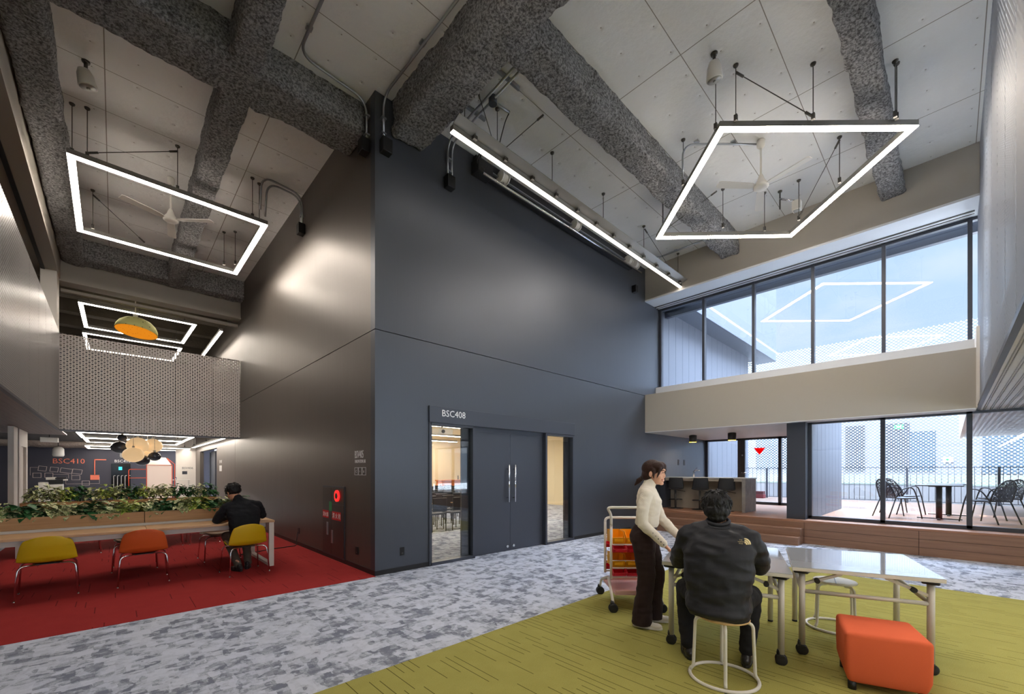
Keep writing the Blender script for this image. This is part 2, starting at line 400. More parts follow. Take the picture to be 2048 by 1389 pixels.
def m_perf(name,col,kind,rough=.3,metal=.0):
    m=mat(name,col,rough,metal,.5); n=NB(m); x,y,z=n.pos()
    def cell(a,p): q=n.m('DIVIDE',a,p); return n.m('FLOOR',q),n.m('SUBTRACT',n.m('FRACT',q),.5)
    if kind=='grid':     # big and small square holes in alternation, on the bridge
        iu,fu=cell(x,.053); iv,fv=cell(z,.046); par=n.m('MODULO',n.m('ABSOLUTE',n.m('ADD',iu,iv)),2.)
        s=n.m('ADD',n.m('MULTIPLY',par,.13),.17); mask=n.m('LESS_THAN',n.m('MAXIMUM',n.m('ABSOLUTE',fu),n.m('ABSOLUTE',fv)),s)
    else:
        a,l={'left':(y,z),'right':(x,z),'soffit':(y,x)}[kind]
        pa,pl,wa,wl={'left':(.036,.056,.24,.32),'right':(.042,.085,.17,.30),'soffit':(.02,.06,.30,.33)}[kind]
        iu,fu=cell(a,pa); par=n.m('MODULO',n.m('ABSOLUTE',iu),2.)
        iv,fv=cell(n.m('ADD',l,n.m('MULTIPLY',par,pl*.5)),pl)
        mask=n.m('MULTIPLY',n.m('LESS_THAN',n.m('ABSOLUTE',fu),wa),n.m('LESS_THAN',n.m('ABSOLUTE',fv),wl))
        if kind=='soffit':
            band=n.m('LESS_THAN',n.m('MODULO',n.m('ABSOLUTE',iu),4.),1.5); mask=n.m('MULTIPLY',mask,band)
    n.hole(m,mask); return m
M_PBRIDGE=m_perf('perforated_bridge_sheet',lin(186,178,172),'grid')
M_PLEFT=m_perf('slotted_gallery_sheet',lin(146,144,144),'left',.32,.3)
M_PRIGHT=m_perf('slotted_parapet_sheet',lin(150,155,165),'right',.55,.0)
M_PSOF=m_perf('slotted_soffit_sheet',lin(168,161,157),'soffit',.35)
M_GLASS=glassm('clear_glass',(.94,.97,1),1.0)
M_GLASSD=glassm('tinted_sidelight_glass',(.86,.87,.86),1.6)
M_OPANEL=mat('grey_exterior_cladding',lin(100,104,114),.55,.2,bump=((1,1,1),90,.08,.004))
# ================================================================ room shell
YC,XC,ZC,XW=5.664,2.691,6.95,10.34
st('floor',M_GREYC,(-7,11.2,-6,27,-.2,0))
fr=MB().box(-1.55,XC-.01,5.62,13.4,.0,.004).build('red_carpet',M_REDC,label='brick red carpet under the long oak tables, edged by the grey floor',cat='carpet')
fg=MB().box(-6.9,7.62,-5.9,2.95,.0,.004).build('green_carpet',M_GREENC,label='olive green carpet with dark dashes under the white flip tables',cat='carpet')
# ceiling and its hidden upper surroundings
st('ceiling',M_CEIL,(-.95,XW+.6,-.36,14.7,ZC,ZC+.5))
def panelled(name,m,axis,c,thick,spans):
    """wall sheet made of flat panels: spans are (a0,a1,z0,z1) along the wall"""
    b=MB()
    for a0,a1,z0,z1 in spans:
        if axis=='x': b.box(a0,a1,c,c+thick,z0,z1)
        else: b.box(c,c+thick,a0,a1,z0,z1)
    return b.build(name,m,kind='structure')
G=.006; SZ=3.536
panelled('wall_front',M_WALLB,'x',YC,.14,[(XC,3.587,0,SZ-G),(7.247,14.35,0,SZ-G),(3.587,7.247,2.533,SZ-G),(XC,XW+1.0,SZ+G,ZC)])
panelled('wall_side',M_WALLA,'y',XC,.14,[(YC+.14,15.23,0,SZ-G),(15.25,18.45,0,SZ-G),(22.6,24,0,SZ-G),(18.45,22.6,2.35,SZ-G),(YC+.14,26,SZ+G,ZC)])
st('wall_core',M_SEAM,(XC+.05,14.3,YC+.05,YC+.13,SZ-.05,SZ+.05),(XC+.05,XC+.13,YC+.1,23.9,SZ-.05,SZ+.05),(XC+.05,XC+.13,15.2,15.3,0,SZ))
st('baseboard_front',M_BLACK,(XC-.006,3.587,YC-.008,YC,0,.07),(7.247,9.6,YC-.008,YC,0,.07))
st('baseboard_side',M_BLACK,(XC-.01,XC,YC-.008,14.4,0,.075))
# window side: fascia, beam, sills
st('trim_1',M_BEIGE,(XW,XW+.12,-.36,YC,6.10,ZC),bevel=.004)
st('trim_2',M_LIGHT,(XW,11.15,-.36,YC,6.06,6.10),(11.15,11.35,-.36,YC,6.06,6.9))
st('trim_3',M_WIRE,(10.86,10.90,-.3,YC,6.045,6.06),(10.99,11.01,-.3,YC,6.05,6.06))
st('trim_4',M_BEIGE,(XW,10.94,-.30,YC,2.55,3.555),bevel=.004)
st('trim_5',M_LIGHT,(10.94,11.3,-.30,YC,2.9,3.83),(XW+.002,11.0,-.30,2.1,2.535,2.55))
st('trim_6',M_LIGHT,(XW+.002,14.4,2.1,YC,2.535,2.56))
st('trim_7',M_WHITEP,(XW-.03,XW+.6,-.34,-.30,2.56,3.9))
# upper window: panes and dark mullions
MY=[5.62,4.44,3.265,2.085,.915,-.25]
wf=MB()
for y in MY: wf.box(11.12,11.24,y-.03,y+.03,3.83,6.06)
wf.box(11.13,11.23,-5,YC,3.83,3.87).box(11.13,11.23,-5,YC,6.0,6.06)
wf.build('window_1',M_DARK,kind='structure')
for i in range(5): MB().box(11.175,11.185,MY[i+1]+.03,MY[i]-.03,3.87,6.0).build('window_1_pane',M_GLASS,kind='structure')
MB().box(11.175,11.185,-5,MY[5]-.03,3.87,6.0).build('window_1_pane',M_GLASS,kind='structure')
# external blind box over the upper window
st('trim_8',M_DARK,(11.5,11.62,-5,YC,5.92,6.35))
# lower window beside the deck
LY=[2.06,.896,-.235,-1.4,-2.56,-3.7,-5]
wf=MB()
for y in LY: wf.box(10.74,10.86,y-.035,y+.035,.5,2.535)
wf.box(10.74,10.86,-5,2.1,.48,.55).box(10.74,10.86,-5,2.1,2.5,2.54)
wf.build('window_2',M_DARK,kind='structure')
for i in range(6): MB().box(10.795,10.805,LY[i+1]+.035,LY[i]-.035,.55,2.5).build('window_2_pane',M_GLASS,kind='structure')
st('wall_column',M_DARK,(10.50,10.86,2.09,2.43,.48,2.56))
# raised deck, steps
st('floor_deck',M_DECK,(XW,14.6,-5,YC,.44,.48))
rb=MB()
for y0,y1,xx in ((-5,-.9,XW),(-.9,.38,XW),(.38,2.085,XW),(2.085,3.4,XW),(3.4,YC,XW)):
    for k in range(3): rb.box(xx,xx+.08,y0+.003,y1-.003,k*.147+.002,(k+1)*.147-.003)
rb.build('trim_9',M_STEP,kind='structure',bevel=.002)
st('trim_10',M_SEAM,(XW+.02,XW+.1,-5,YC,0,.44))
for k,(xa,xb,z) in enumerate(((9.92,XW,.16),(10.12,XW,.32))):
    st('trim_%d'%(11+k),M_STEP,(xa,XW,2.10,3.6,z-.16 if k else 0,z),(xa,XW,3.604,YC-.001,z-.16 if k else 0,z),bevel=.003)
# right gallery: slotted parapet and slotted soffit
b=MB()
xs=[-5+.9*i for i in range(18)]+[11.1]
for a,c in zip(xs[:-1],xs[1:]): b.box(a+.002,c-.002,-.345,-.340,2.60,ZC)
b.build('wall_right',M_PRIGHT,kind='structure')
st('trim_13',M_DARK,(-5,10.8,-.36,-.315,2.55,2.60))
b=MB()
for a,c in zip(xs[:-1],xs[1:]): b.box(a+.002,c-.002,-5,-.36,2.55,2.556)
b.build('ceiling_soffit',M_PSOF,kind='structure')
st('ceiling_gallery',M_DUCT0,(-7,11.3,-6,-.42,2.75,3.39),(-7,-1.0,-6,27,2.75,3.5))
st('wall_gallery',M_BEIGE,(-5,11.3,-3.2,-3.1,3.4,3.7),(-5,11.3,-3.2,-3.1,6.5,ZC))
b=MB()
for k in range(12): b.box(-5+1.48*k-.04,-5+1.48*k+.04,-3.2,-3.1,3.7,6.5)
b.build('fill_window_6',M_DARK,kind='structure'); MB().box(-5,11.3,-3.155,-3.145,3.7,6.5).build('fill_window_6_pane',M_GLASS,kind='structure')  # gallery glazing added to let daylight fill in through the slots
st('floor_gallery',M_BEIGE,(-5,11.3,-3.1,-.42,3.4,3.45))
# left gallery: slotted panel, soffit, fascia above
XL=-.95
b=MB(); ys=[-6+1.05*i for i in range(19)]+[14.5]
for a,c in zip(ys[:-1],ys[1:]): b.box(XL-.004,XL,a+.002,c-.002,2.5,4.79)
b.build('wall_left',M_PLEFT,kind='structure')
st('trim_14',M_DARK,(XL-.05,XL+.002,-6,14.5,2.47,2.50))
st('trim_15',m_wood('dark_slatted_soffit',lin(120,92,78),lin(96,72,62),'y',.09,.4),(-3.2,XL-.02,-6,17,2.505,2.53))
st('trim_16',M_BEIGE,(XL-.2,XL+.02,-6,14.6,6.02,ZC),(-3.2,XL-.2,-6,14.6,6.05,6.2))
st('trim_17',M_BLACK,(-1.19,-1.13,-6,14.5,6.0,6.045))
st('trim_18',M_WHITEP,(XL-.25,XL,13.9,14.45,4.79,6.02))
st('wall_far_gallery',M_DUCT0,(-3.3,-3.2,-6,17,3.5,6.1))
# bridge and fascia at the end of the tall hall
b=MB(); jx=[-.975,.17,1.19,2.02,XC-.003]
for a,c in zip(jx[:-1],jx[1:]): b.box(a+.004,c-.004,14.5,14.504,2.5,4.775).box(a+.004,c-.004,14.5,14.56,4.76,4.775).box(a+.004,c-.004,14.5,14.56,2.49,2.505)
b.build('wall_bridge',M_PBRIDGE,kind='structure')
st('trim_19',M_DARK,(XL,XC,14.51,14.9,2.47,2.5))
st('trim_21',M_BEIGE,(XL,XC,14.45,14.75,6.02,ZC),(XL,XC,14.4,14.8,5.98,6.02))
st('trim_22',M_BEIGE,(XL,XC,14.82,14.95,5.86,5.93))
st('floor_upper',M_DUCT0,(XL-2.2,XC,14.95,26,3.1,3.5))
M_DUCT=mat('dark_ceiling_void',lin(96,88,78),.8,bump=((1,1,1),5,.5,.1))
st('ceiling_far',M_DUCT,(-7,XC,14.75,26,6.9,7.1)); st('ceiling_lobby',M_DUCT,(-7,XC,14.96,26,3.02,3.1))
bb=MB()
for y in (16.5,18.2,19.9,21.6,23.3): bb.box(-3,XC,y,y+.35,6.3,6.9)
for x in (-.4,.3,1.0,1.7,2.4): bb.box(x,x+.05,14.97,16.3,6.55,6.6)
bb.build('trim_23',M_DUCT,kind='structure')
# far lobby walls
M_NAVY=mat('navy_charcoal_paint',lin(62,62,74),.6)
st('wall_far',M_NAVY,(-7,XC+1,26,26.2,0,7.1))
st('wall_white_stub',M_WHITEP,(1.98,XC+.3,23.9,24.1,0,3.02))
# outer shell behind the camera
st('wall_back',M_WHITEP,(-7.2,-7,-6,27,0,7.1),(-7,11.3,-6.2,-6,0,.3))
b=MB()
for k in range(13): b.box(-7+1.52*k-.04,-7+1.52*k+.04,-6.1,-6,.3,2.75)
b.build('fill_window_7',M_DARK,kind='structure'); MB().box(-7,11.3,-6.055,-6.045,.3,2.75).build('fill_window_7_pane',M_GLASS,kind='structure')  # unseen glazed wall added to bring in more daylight
st('wall_outer_front',M_WHITEP,(-5.2,-5,-3.2,5,3.4,7.1))
st('roof',M_WHITEP,(-7,XW+.9,-3.2,27,7.45,7.6))
# sprayed beams
def beam(name,axis,a0,a1,c,hw,z0,z1,amp=.03,seedv=0.):
    """rounded, rough, sprayed beam: cross-section extruded along x or y"""
    prof=[]; r=.05; z1=z1+.06
    def arc(cx,cz,t0,t1,n=5): return [(cx+r*math.cos(t0+(t1-t0)*k/n),cz+r*math.sin(t0+(t1-t0)*k/n)) for k in range(n+1)]
    def seg(p,q,st=.045):
        n=max(1,int(math.dist(p,q)/st)); return [(p[0]+(q[0]-p[0])*k/n,p[1]+(q[1]-p[1])*k/n) for k in range(1,n)]
    a=arc(hw-r,z0+r,0,-math.pi/2); d=arc(-hw+r,z0+r,-math.pi/2,-math.pi)
    prof=[(hw-.03,z1)]+seg((hw-.03,z1),a[0])+a+seg(a[-1],d[0])+d+seg(d[-1],(-hw+.03,z1))+[(-hw+.03,z1)]
    nl=int(abs(a1-a0)/.045); m=MB(); v=[]; npf=len(prof); mz=(z0+z1)/2
    for i in range(nl+1):
        t=a0+(a1-a0)*i/nl
        for (u,z) in prof:
            p=Vector((t,c+u,z)) if axis=='x' else Vector((c+u,t,z)); q=p+Vector((seedv,seedv*2,0))
            nn=noise.noise_vector(q*2.2)*amp*1.0+noise.noise_vector(q*7.5)*amp*.75+noise.noise_vector(q*19)*amp*.42
            p+=Vector((nn.x*.4,nn.y,nn.z)) if axis=='x' else Vector((nn.x,nn.y*.4,nn.z)); v.append(p)
    f=[(i*npf+k,i*npf+k+1,(i+1)*npf+k+1,(i+1)*npf+k) for i in range(nl) for k in range(npf-1)]
    f+=[tuple(reversed(range(npf))),tuple(nl*npf+k for k in range(npf))]
    m.add(v,f,True); return m.build(name,M_ROCK,kind='structure')
beam('beam_1','y',-.3,YC-.02,3.19,.26,6.42,ZC,.035)
beam('beam_2','x',-.9,XC-.02,6.27,.31,6.46,ZC,.03,3.)
beam('beam_3','y',-.3,14.4,1.16,.17,6.45,ZC,.022,5.)
beam('beam_4','y',-.3,14.4,-.72,.19,6.43,ZC,.03,7.)
beam('beam_5','x',-.9,XC,14.2,.22,6.45,ZC,.03,9.)
beam('beam_6','x',3.2,XW+.02,3.52,.21,6.50,ZC,.03,11.)
beam('beam_7','x',3.2,XW+.02,.74,.17,6.52,ZC,.028,13.)
# ================================================================ LED frames and other lamps
def led_bar(t,p,q,w=.085,h=.075,m=None):
    """aluminium profile from p to q with an opal diffuser below"""
    MB().bar(Vector(p)+Vector((0,0,h/2+.02)),Vector(q)+Vector((0,0,h/2+.02)),w*1.04,h).build('profile',M_ALU,t)
    MB().bar(Vector(p)+Vector((0,0,.014)),Vector(q)+Vector((0,0,.014)),w,.012).build('diffuser',m or M_LED,t)
def hanger(t,x,y,z0,z1=ZC,r=.006):
    b=MB().cyl((x,y,z0),(x,y,z1),r,6).lathe([(.035,0),(.03,-.02),(.012,-.035)],(x,y,z1),12)
    b.box(x-.02,x+.02,y-.02,y+.02,z0-.01,z0+.07); return b.build('suspension_rod',M_WIRE,t)
def brace(t,p,q,r=.006):
    d=(Vector(q)-Vector(p)).normalized()
    b=MB().cyl(p,q,r,6).cyl(p,Vector(p)+d*.12,.016,8).cyl(q,Vector(q)-d*.12,.016,8); return b.build('brace',M_WIRE,t)
def led_frame(label,cs,z,rods=(),braces=(),ceil=ZC,w=.085,group=None,m=None):
    cx=sum(c[0] for c in cs)/4; cyy=sum(c[1] for c in cs)/4
    t=thing('pendant_light',label,'ceiling light',(cx,cyy,z),0,group)
    # shrink to the centre line of the profile
    ps=[Vector((cx+(c[0]-cx)*.967,cyy+(c[1]-cyy)*.967,z)) for c in cs]
    for i in range(4):
        a,b=ps[i],ps[(i+1)%4]; d=(b-a).normalized()*(w/2)
        led_bar(t,a-d,b+d,w,m=m)
    for x,y in rods: hanger(t,x,y,z+.08,ceil)
    for p,q in braces: brace(t,p,q)
    return t
z=6.13
led_frame('square glowing light frame with a ceiling fan behind it, hung high before the big windows',
    [(5.906,2.137),(7.814,.286),(9.716,2.166),(7.837,4.053)],z,
    [(6.03,1.98),(6.756,1.26),(7.50,.50),(7.56,.49),(5.98,2.22),(6.76,3.02),(8.55,1.24),(9.27,1.95),(8.496,3.02),(9.2,2.5),(7.86,3.93),(7.75,3.86)],
    [((6.06,1.99,6.88),(6.756,1.26,6.24)),((8.55,1.24,6.9),(9.27,1.95,6.25)),((8.4,3.1,6.9),(7.86,3.93,6.25))])
led_frame('square glowing light frame around the fan over the red carpet, nearer than the bridge',
    [(-.511,8.88),(2.09,8.88),(2.09,11.62),(-.53,11.62)],z,
    [(-.30,8.92),(-.46,8.97),(.76,8.92),(-.31,11.45),(1.85,8.93),(1.98,9.02),(1.8,11.4),(1.98,11.2)],
    [((-.29,8.92,6.28),(.76,8.92,6.86)),((-.31,11.45,6.86),(.45,11.55,6.26))])
led_frame('glowing light frame just above the yellow dome, behind the perforated bridge',
    [(-.69,15.6),(1.775,15.6),(1.715,18.2),(-.675,18.2)],5.88,[(-.5,15.7),(1.5,15.7),(.5,15.7),(1.5,18.0)],ceil=6.9,m=M_LEDL)
led_frame('glowing light frame half hidden by the top edge of the perforated bridge',
    [(-.745,18.95),(1.74,18.95),(1.70,21.4),(-.73,21.4)],5.88,[(-.5,19.05),(1.5,19.05)],ceil=6.9,m=M_LEDL)
led_frame('nearest low light frame right under the bridge above the pendant cluster',
    [(-.79,16.85),(1.86,16.85),(1.86,19.5),(-.79,19.5)],2.58,[(-.6,16.9),(1.7,16.9)],ceil=3.02,m=M_LEDL)
led_frame('second low light frame under the bridge, overlapping the nearest one',
    [(-.77,19.75),(1.88,19.75),(1.88,22.4),(-.77,22.4)],2.58,[(-.6,19.9),(1.7,19.9)],ceil=3.02,m=M_LEDL)
led_frame('lowest looking light frame under the bridge, right in front of the dark far wall',
    [(-.85,22.9),(2.4,22.9),(2.4,25.5),(-.85,25.5)],2.46,[(-.6,23),(2.2,23)],ceil=3.02,m=M_LEDL)
led_frame('unseen square light frame added as fill over the open floor by the viewer',[(1.9,.1),(3.4,1.9),(1.6,3.4),(.1,1.6)],6.13,[(1.9,.3),(.3,1.6),(1.6,3.2),(3.2,1.9)],m=M_LEDFILL)  # frame added out of view to brighten floor and people
def led_line(label,p,q,rods,ceil,reflector=False,w=.07,m=None):
    p,q=Vector(p),Vector(q); t=thing('pendant_light',label,'ceiling light',(p+q)/2)
    led_bar(t,p,q,w,m=M_LEDS if reflector else (m or M_LEDL))
    for x,y in rods: hanger(t,x,y,p.z+.08,ceil)
    if reflector:
        MB().bar(p+Vector((0,-.10,.13)),q+Vector((0,-.10,.13)),.16,.008,up=(0,.35,1)).build('reflector',M_ALU,t)
        for k in range(12):
            x=p.x+.35+(q.x-p.x-.7)*k/11; MB().box(x-.03,x+.03,p.y-.09,p.y+.02,p.z+.05,p.z+.10).build('clip',M_WIRE,t)
    return t
t=led_line('long straight light strip hung along the top of the dark front wall',(3.33,4.69,6.13),(10.52,4.69,6.13),
    [(3.55,4.69),(4.16,4.69),(5.415,4.69),(6.942,4.69),(8.512,4.69),(10.2,4.69)],ZC,True)
brace(t,(4.16,4.69,6.25),(3.70,4.60,6.9)); brace(t,(4.16,4.69,6.25),(4.7,4.25,6.9)); brace(t,(8.55,4.69,6.9),(10.2,4.69,6.27))
led_line('light strip beside the pale wall just behind the right end of the bridge',(2.3,14.98,5.66),(2.3,18.7,5.66),[(2.3,15.3),(2.3,18.3)],6.9)
led_line('light strip running past the recessed door under the right end of the bridge',(2.45,15.1,2.50),(2.45,22.6,2.50),[(2.45,15.6),(2.45,19),(2.45,22.3)],3.02)
# gallery strips added out of view to brighten the floor at the right
for y,lab in ((-1.3,'near'),(-3.6,'far')): led_line('unseen fill light strip added on the %s side under the slotted soffit'%lab,(-3.0,y,2.42),(8.2,y,2.42),[(0,y),(6,y)],2.55,w=.09,m=M_LEDL)
# ---------------------------------------------------------------- fans
def fan(label,x,y,zh,angs):
    t=thing('ceiling_fan',label,'fan',(x,y,zh))
    MB().cyl((x,y,zh+.1),(x,y,ZC-.05),.016,10).build('down_rod',M_WHITE,t)
    MB().lathe([(.03,-.14),(.06,-.10),(.065,-.02),(.05,0)],(x,y,ZC),16).build('ceiling_cup',M_WHITE,t)
    MB().lathe([(.0,-.075),(.085,-.07),(.115,-.045),(.11,-.01),(.06,.06),(.03,.15),(.018,.17)],(x,y,zh),24).build('motor_hub',M_WHITE,t)
    for a in angs:
        M=Matrix.Translation((x,y,zh-.03))@Matrix.Rotation(R(a),4,'Z')@Matrix.Rotation(R(9),4,'X')
        b=MB(); pl=[(.10,-.03),(.18,-.055),(.70,-.07),(.735,-.05),(.735,.05),(.70,.07),(.18,.055),(.10,.03)]
        b.prism(pl,-.006,.006,M); b.build('blade',M_WHITE,t,bevel=.003)
fan('white three blade fan inside the light frame before the big windows',7.70,2.145,6.22,(18,140,256))
fan('white three blade fan inside the light frame over the red carpet',.75,9.97,6.20,(84,201,320))
# ---------------------------------------------------------------- heads and speakers on the ceiling
def drum(label,x,y,face,z=ZC):
    t=thing('ceiling_speaker',label,'speaker',(x,y,z-.3)); d=Vector(face).normalized(); c=Vector((x,y,z-.22))
    q=d.to_track_quat('Z','Y').to_matrix().to_4x4(); q.translation=c
    MB().lathe([(.0,-.10),(.06,-.095),(.085,-.03),(.10,.10),(.098,.11),(0,.112)],(0,0,0),20,q).build('housing',M_WHITE,t)
    MB().lathe([(.088,.113),(.088,.116),(0,.117)],(0,0,0),20,q).lathe([(.02,.117),(.02,.13),(0,.132)],(0,0,0),12,q).build('face_plate',M_ALU,t)
    MB().cyl((x,y,z),(x,y,z-.12),.02,8).lathe([(.045,0),(.04,-.02)],(x,y,z),12).build('stem',M_WIRE,t)
drum('white round speaker drum hanging from the pale ceiling above the right light frame',5.66,2.12,(.25,.05,-1))
drum('white round speaker drum hanging from the dim ceiling above the left light frame',-.28,7.92,(.2,.1,-1))
t=thing('spotlight','small square spotlight on a stem near the fascia, seen inside the right light frame','spotlight',(9.35,2.1,6.3))
MB().cyl((9.37,2.28,ZC),(9.37,2.28,6.6),.014,8).lathe([(.04,0),(.035,-.02)],(9.37,2.28,ZC),12).build('stem',M_WIRE,t)
MB().cyl((9.37,2.28,6.8),(9.36,2.05,6.66),.018,8).build('arm',M_CHROME,t)
MB().box(9.29,9.43,1.93,2.07,6.44,6.62).build('lamp_head',M_WHITE,t,bevel=.01)
MB().box(9.31,9.41,1.95,2.05,6.432,6.439).build('lens',M_ALU,t)
# ---------------------------------------------------------------- conduits and black wall boxes
def box_on_wall(label,c,wall,w=.15,h=.2,d=.12):
    t=thing('junction_box',label,'junction box',c); x,y,z=c
    if wall=='front': MB().box(x-w/2,x+w/2,y-d,y,z-h/2,z+h/2).build('box_body',M_BLACK,t,bevel=.008)
    else: MB().box(x-d,x,y-w/2,y+w/2,z-h/2,z+h/2).build('box_body',M_BLACK,t,bevel=.008)
    return t
def conduit(name_label,paths,straps=(),r=.017,mt=None):
    t=thing('conduit',name_label,'conduit',paths[0][0])
    for p in paths: MB().tube(rounded(p,.22,8),r,8).build('pipe',mt or M_STEEL,t)
    for s in straps: MB().box(s[0]-.035,s[0]+.035,s[1]-.035,s[1]+.035,s[2]-.012,s[2]+.012).build('strap',M_STEEL,t)
    return t
box_on_wall('black box under the conduit on the side wall, left of the dark corner',(XC,5.90,6.24),'side')
box_on_wall('black box under the conduit on the front wall, right of the dark wall corner',(2.83,YC,6.18),'front')
box_on_wall('black box under the twin conduits below the left end of the long light strip',(3.94,YC,6.19),'front')
box_on_wall('black box under the twin conduits on the side wall by the left light frame',(XC,8.75,6.23),'side')
box_on_wall('small black box under the far right end of the projection roller',(9.72,YC,6.2),'front',.12,.18)
conduit('grey conduit that bends along the first cross beam to the side wall box',
    [[(2.655,5.86,6.33),(2.655,5.86,6.90),(1.72,5.80,6.90),(1.72,4.0,6.90)]],[(2.66,5.86,6.4),(2.66,5.86,6.68),(1.72,5.4,6.92)])
conduit('grey conduit that runs left of the big beam down to the front wall box',
    [[(2.80,5.62,6.28),(2.80,5.62,6.90),(2.86,3.0,6.90)]],[(2.8,5.63,6.36),(2.8,5.63,6.58),(2.82,4.6,6.92)])
conduit('pair of grey conduits right of the big beam, running to the front wall',
    [[(3.91,5.62,6.29),(3.91,5.62,6.86),(3.83,3.86,6.86)],[(3.99,5.62,6.29),(3.99,5.62,6.86),(3.92,3.86,6.86)]],[(3.95,5.63,6.38),(3.95,5.63,6.58)])
t=thing('strut_channel','steel strut under the twin conduits, the one nearer the front wall','strut',(3.9,4.93,6.86)); MB().box(3.7,4.12,4.91,4.95,6.88,6.93).build('channel',M_STEEL,t,bevel=.004)
MB().cyl((3.9,4.93,6.93),(3.9,4.93,ZC),.01,6).build('fixing_rod',M_STEEL,t)
t=thing('strut_channel','steel strut under the twin conduits, the one nearer the big beam crossing','strut',(3.9,4.2,6.86)); MB().box(3.68,4.14,4.18,4.22,6.88,6.93).build('channel',M_STEEL,t,bevel=.004)
MB().cyl((3.9,4.2,6.93),(3.9,4.2,ZC),.01,6).build('fixing_rod',M_STEEL,t)
t=thing('cable_outlet','round grey outlet box with a cable tube beside the twin conduits','outlet',(3.96,4.55,6.84))
MB().cyl((3.95,4.55,6.90),(3.95,4.55,6.80),.06,16).build('round_box',M_WALLB,t); MB().cyl((3.95,4.55,6.84),(4.25,4.52,6.84),.02,8).build('tube',M_STEEL,t)
MB().tube(rounded([(4.25,4.52,6.84),(4.24,4.6,6.75),(4.2,4.66,6.5),(4.16,4.69,6.25)],.08),.008,6).build('cable',M_BLACK,t)
conduit('pair of grey conduits running into the side wall box by the left light frame',
    [[(2.65,8.72,6.35),(2.65,8.72,6.88),(1.93,8.62,6.88),(1.93,8.72,6.3)],[(2.65,8.80,6.35),(2.65,8.80,6.88),(2.05,8.75,6.88),(2.05,8.9,6.3)]],[(2.66,8.76,6.5)])
conduit('thin grey conduit from the ceiling to the fan before the big windows',
    [[(6.74,3.02,6.3),(6.74,3.02,6.86),(7.1,2.66,6.86),(7.64,2.2,6.88)]],[(6.9,2.86,6.9),(7.35,2.45,6.9)],.016)
conduit('grey conduit on the ceiling by the fascia, past the far end of the light strip',
    [[(9.9,3.4,6.87),(9.9,5.0,6.87),(9.75,5.3,6.87)]],[(9.9,4.6,6.88)],.02)
# ---------------------------------------------------------------- projection screen roller on the front wall
t=thing('projection_roller','projection screen roller with pulley wheels along the top of the dark front wall','screen roller',(7.1,YC-.12,6.6))
MB().box(4.75,9.45,5.50,5.54,6.70,6.72).box(4.75,9.45,5.58,5.60,6.66,6.70).build('rail',M_STEEL,t)
MB().box(4.45,9.5,5.56,YC,6.62,6.90).build('housing',M_BLACK,t,bevel=.01)
MB().box(4.42,4.75,5.46,YC,6.58,6.80).build('motor_box',M_BLACK,t,bevel=.01)
MB().cyl((4.53,5.47,6.57),(9.8,5.47,6.60),.022,12).build('screen_bar',M_CHROME,t)
for x in (4.99,7.07,9.18,9.49):
    MB().cyl((x-.06,5.46,6.70),(x+.06,5.46,6.70),.075,20).cyl((x-.08,5.46,6.70),(x-.06,5.46,6.70),.095,20).cyl((x+.06,5.46,6.70),(x+.08,5.46,6.70),.095,20).build('pulley_wheel',M_WHITE,t)
    MB().cyl((x,5.46,6.66),(x,5.46,6.59),.005,6).build('cord',M_WIRE,t)
MB().tube(rounded([(4.5,5.5,6.8),(4.42,5.4,6.85),(4.4,5.5,6.7),(4.55,5.45,6.62)],.06),.012,6).build('cable',M_BLACK,t)
# ================================================================ doorway BSC408
st('door_1_header',M_DARK,(3.575,7.26,YC-.035,YC+.14,2.275,2.535),bevel=.004)
b=MB()
for x in (3.605,4.475,6.345,7.225): b.box(x-.025,x+.025,YC-.02,YC+.14,0,2.275)
b.box(3.6,4.48,YC-.02,YC+.14,2.235,2.275).box(6.34,7.23,YC-.02,YC+.14,2.235,2.275).box(3.6,4.48,YC-.02,YC+.14,0,.05).box(6.34,7.23,YC-.02,YC+.14,0,.05)
b.box(4.30,4.46,YC+.10,YC+.14,.05,2.235).box(7.06,7.22,YC+.10,YC+.14,.05,2.235)
b.build('door_1_frame',M_DARK,kind='structure',bevel=.002)
MB().box(3.63,4.45,YC+.045,YC+.055,.05,2.235).build('window_3_pane',M_GLASSD,kind='structure')
MB().box(6.37,7.2,YC+.045,YC+.055,.05,2.235).build('window_4_pane',M_GLASSD,kind='structure')
st('door_1_soffit',M_DARK,(4.5,6.32,YC+.06,YC+.14,2.2,2.275))
def handle(t,x,y):
    b=MB().cyl((x,y-.06,.92),(x,y-.06,1.62),.016,12); b.build('pull_handle',M_CHROME,t)
    MB().cyl((x,y-.06,1.0),(x,y,1.0),.009,8).cyl((x,y-.06,1.54),(x,y,1.54),.009,8).build('handle_mount',M_DARK,t)
for nm,x0,x1,hx in (('door_1',4.50,5.408,5.33),('door_2',5.414,6.32,5.49)):
    t=thing(nm,None,None,((x0+x1)/2,YC+.08,0)); t['kind']='structure'
    MB().box(x0,x1,YC+.07,YC+.115,.006,2.225).build('door_leaf',M_DARK,t,bevel=.002); handle(t,hx,YC+.07)
    MB().cyl((hx,YC+.07,.09),(hx,YC+.045,.09),.025,16).build('floor_lock',M_CHROME,t)
M_SIGN=mat('white_lettering',lin(232,232,232),.5)
FX=lambda x,z,y=YC: basis((x,y,z),(1,0,0),(0,0,1))
s=text('BSC408',.152,FX(3.80,2.385,YC-.036),M_SIGN,'room_sign',None,sx=.98); props(s,'white BSC408 lettering on the header above the double door','sign')
SX=lambda y,z: basis((XC-.001,y,z),(0,-1,0),(0,0,1))
t=thing('wall_sign','white BSV405 INNOVATION LAB lettering on the dark side wall near the corner','sign',(XC,6.1,1.5))
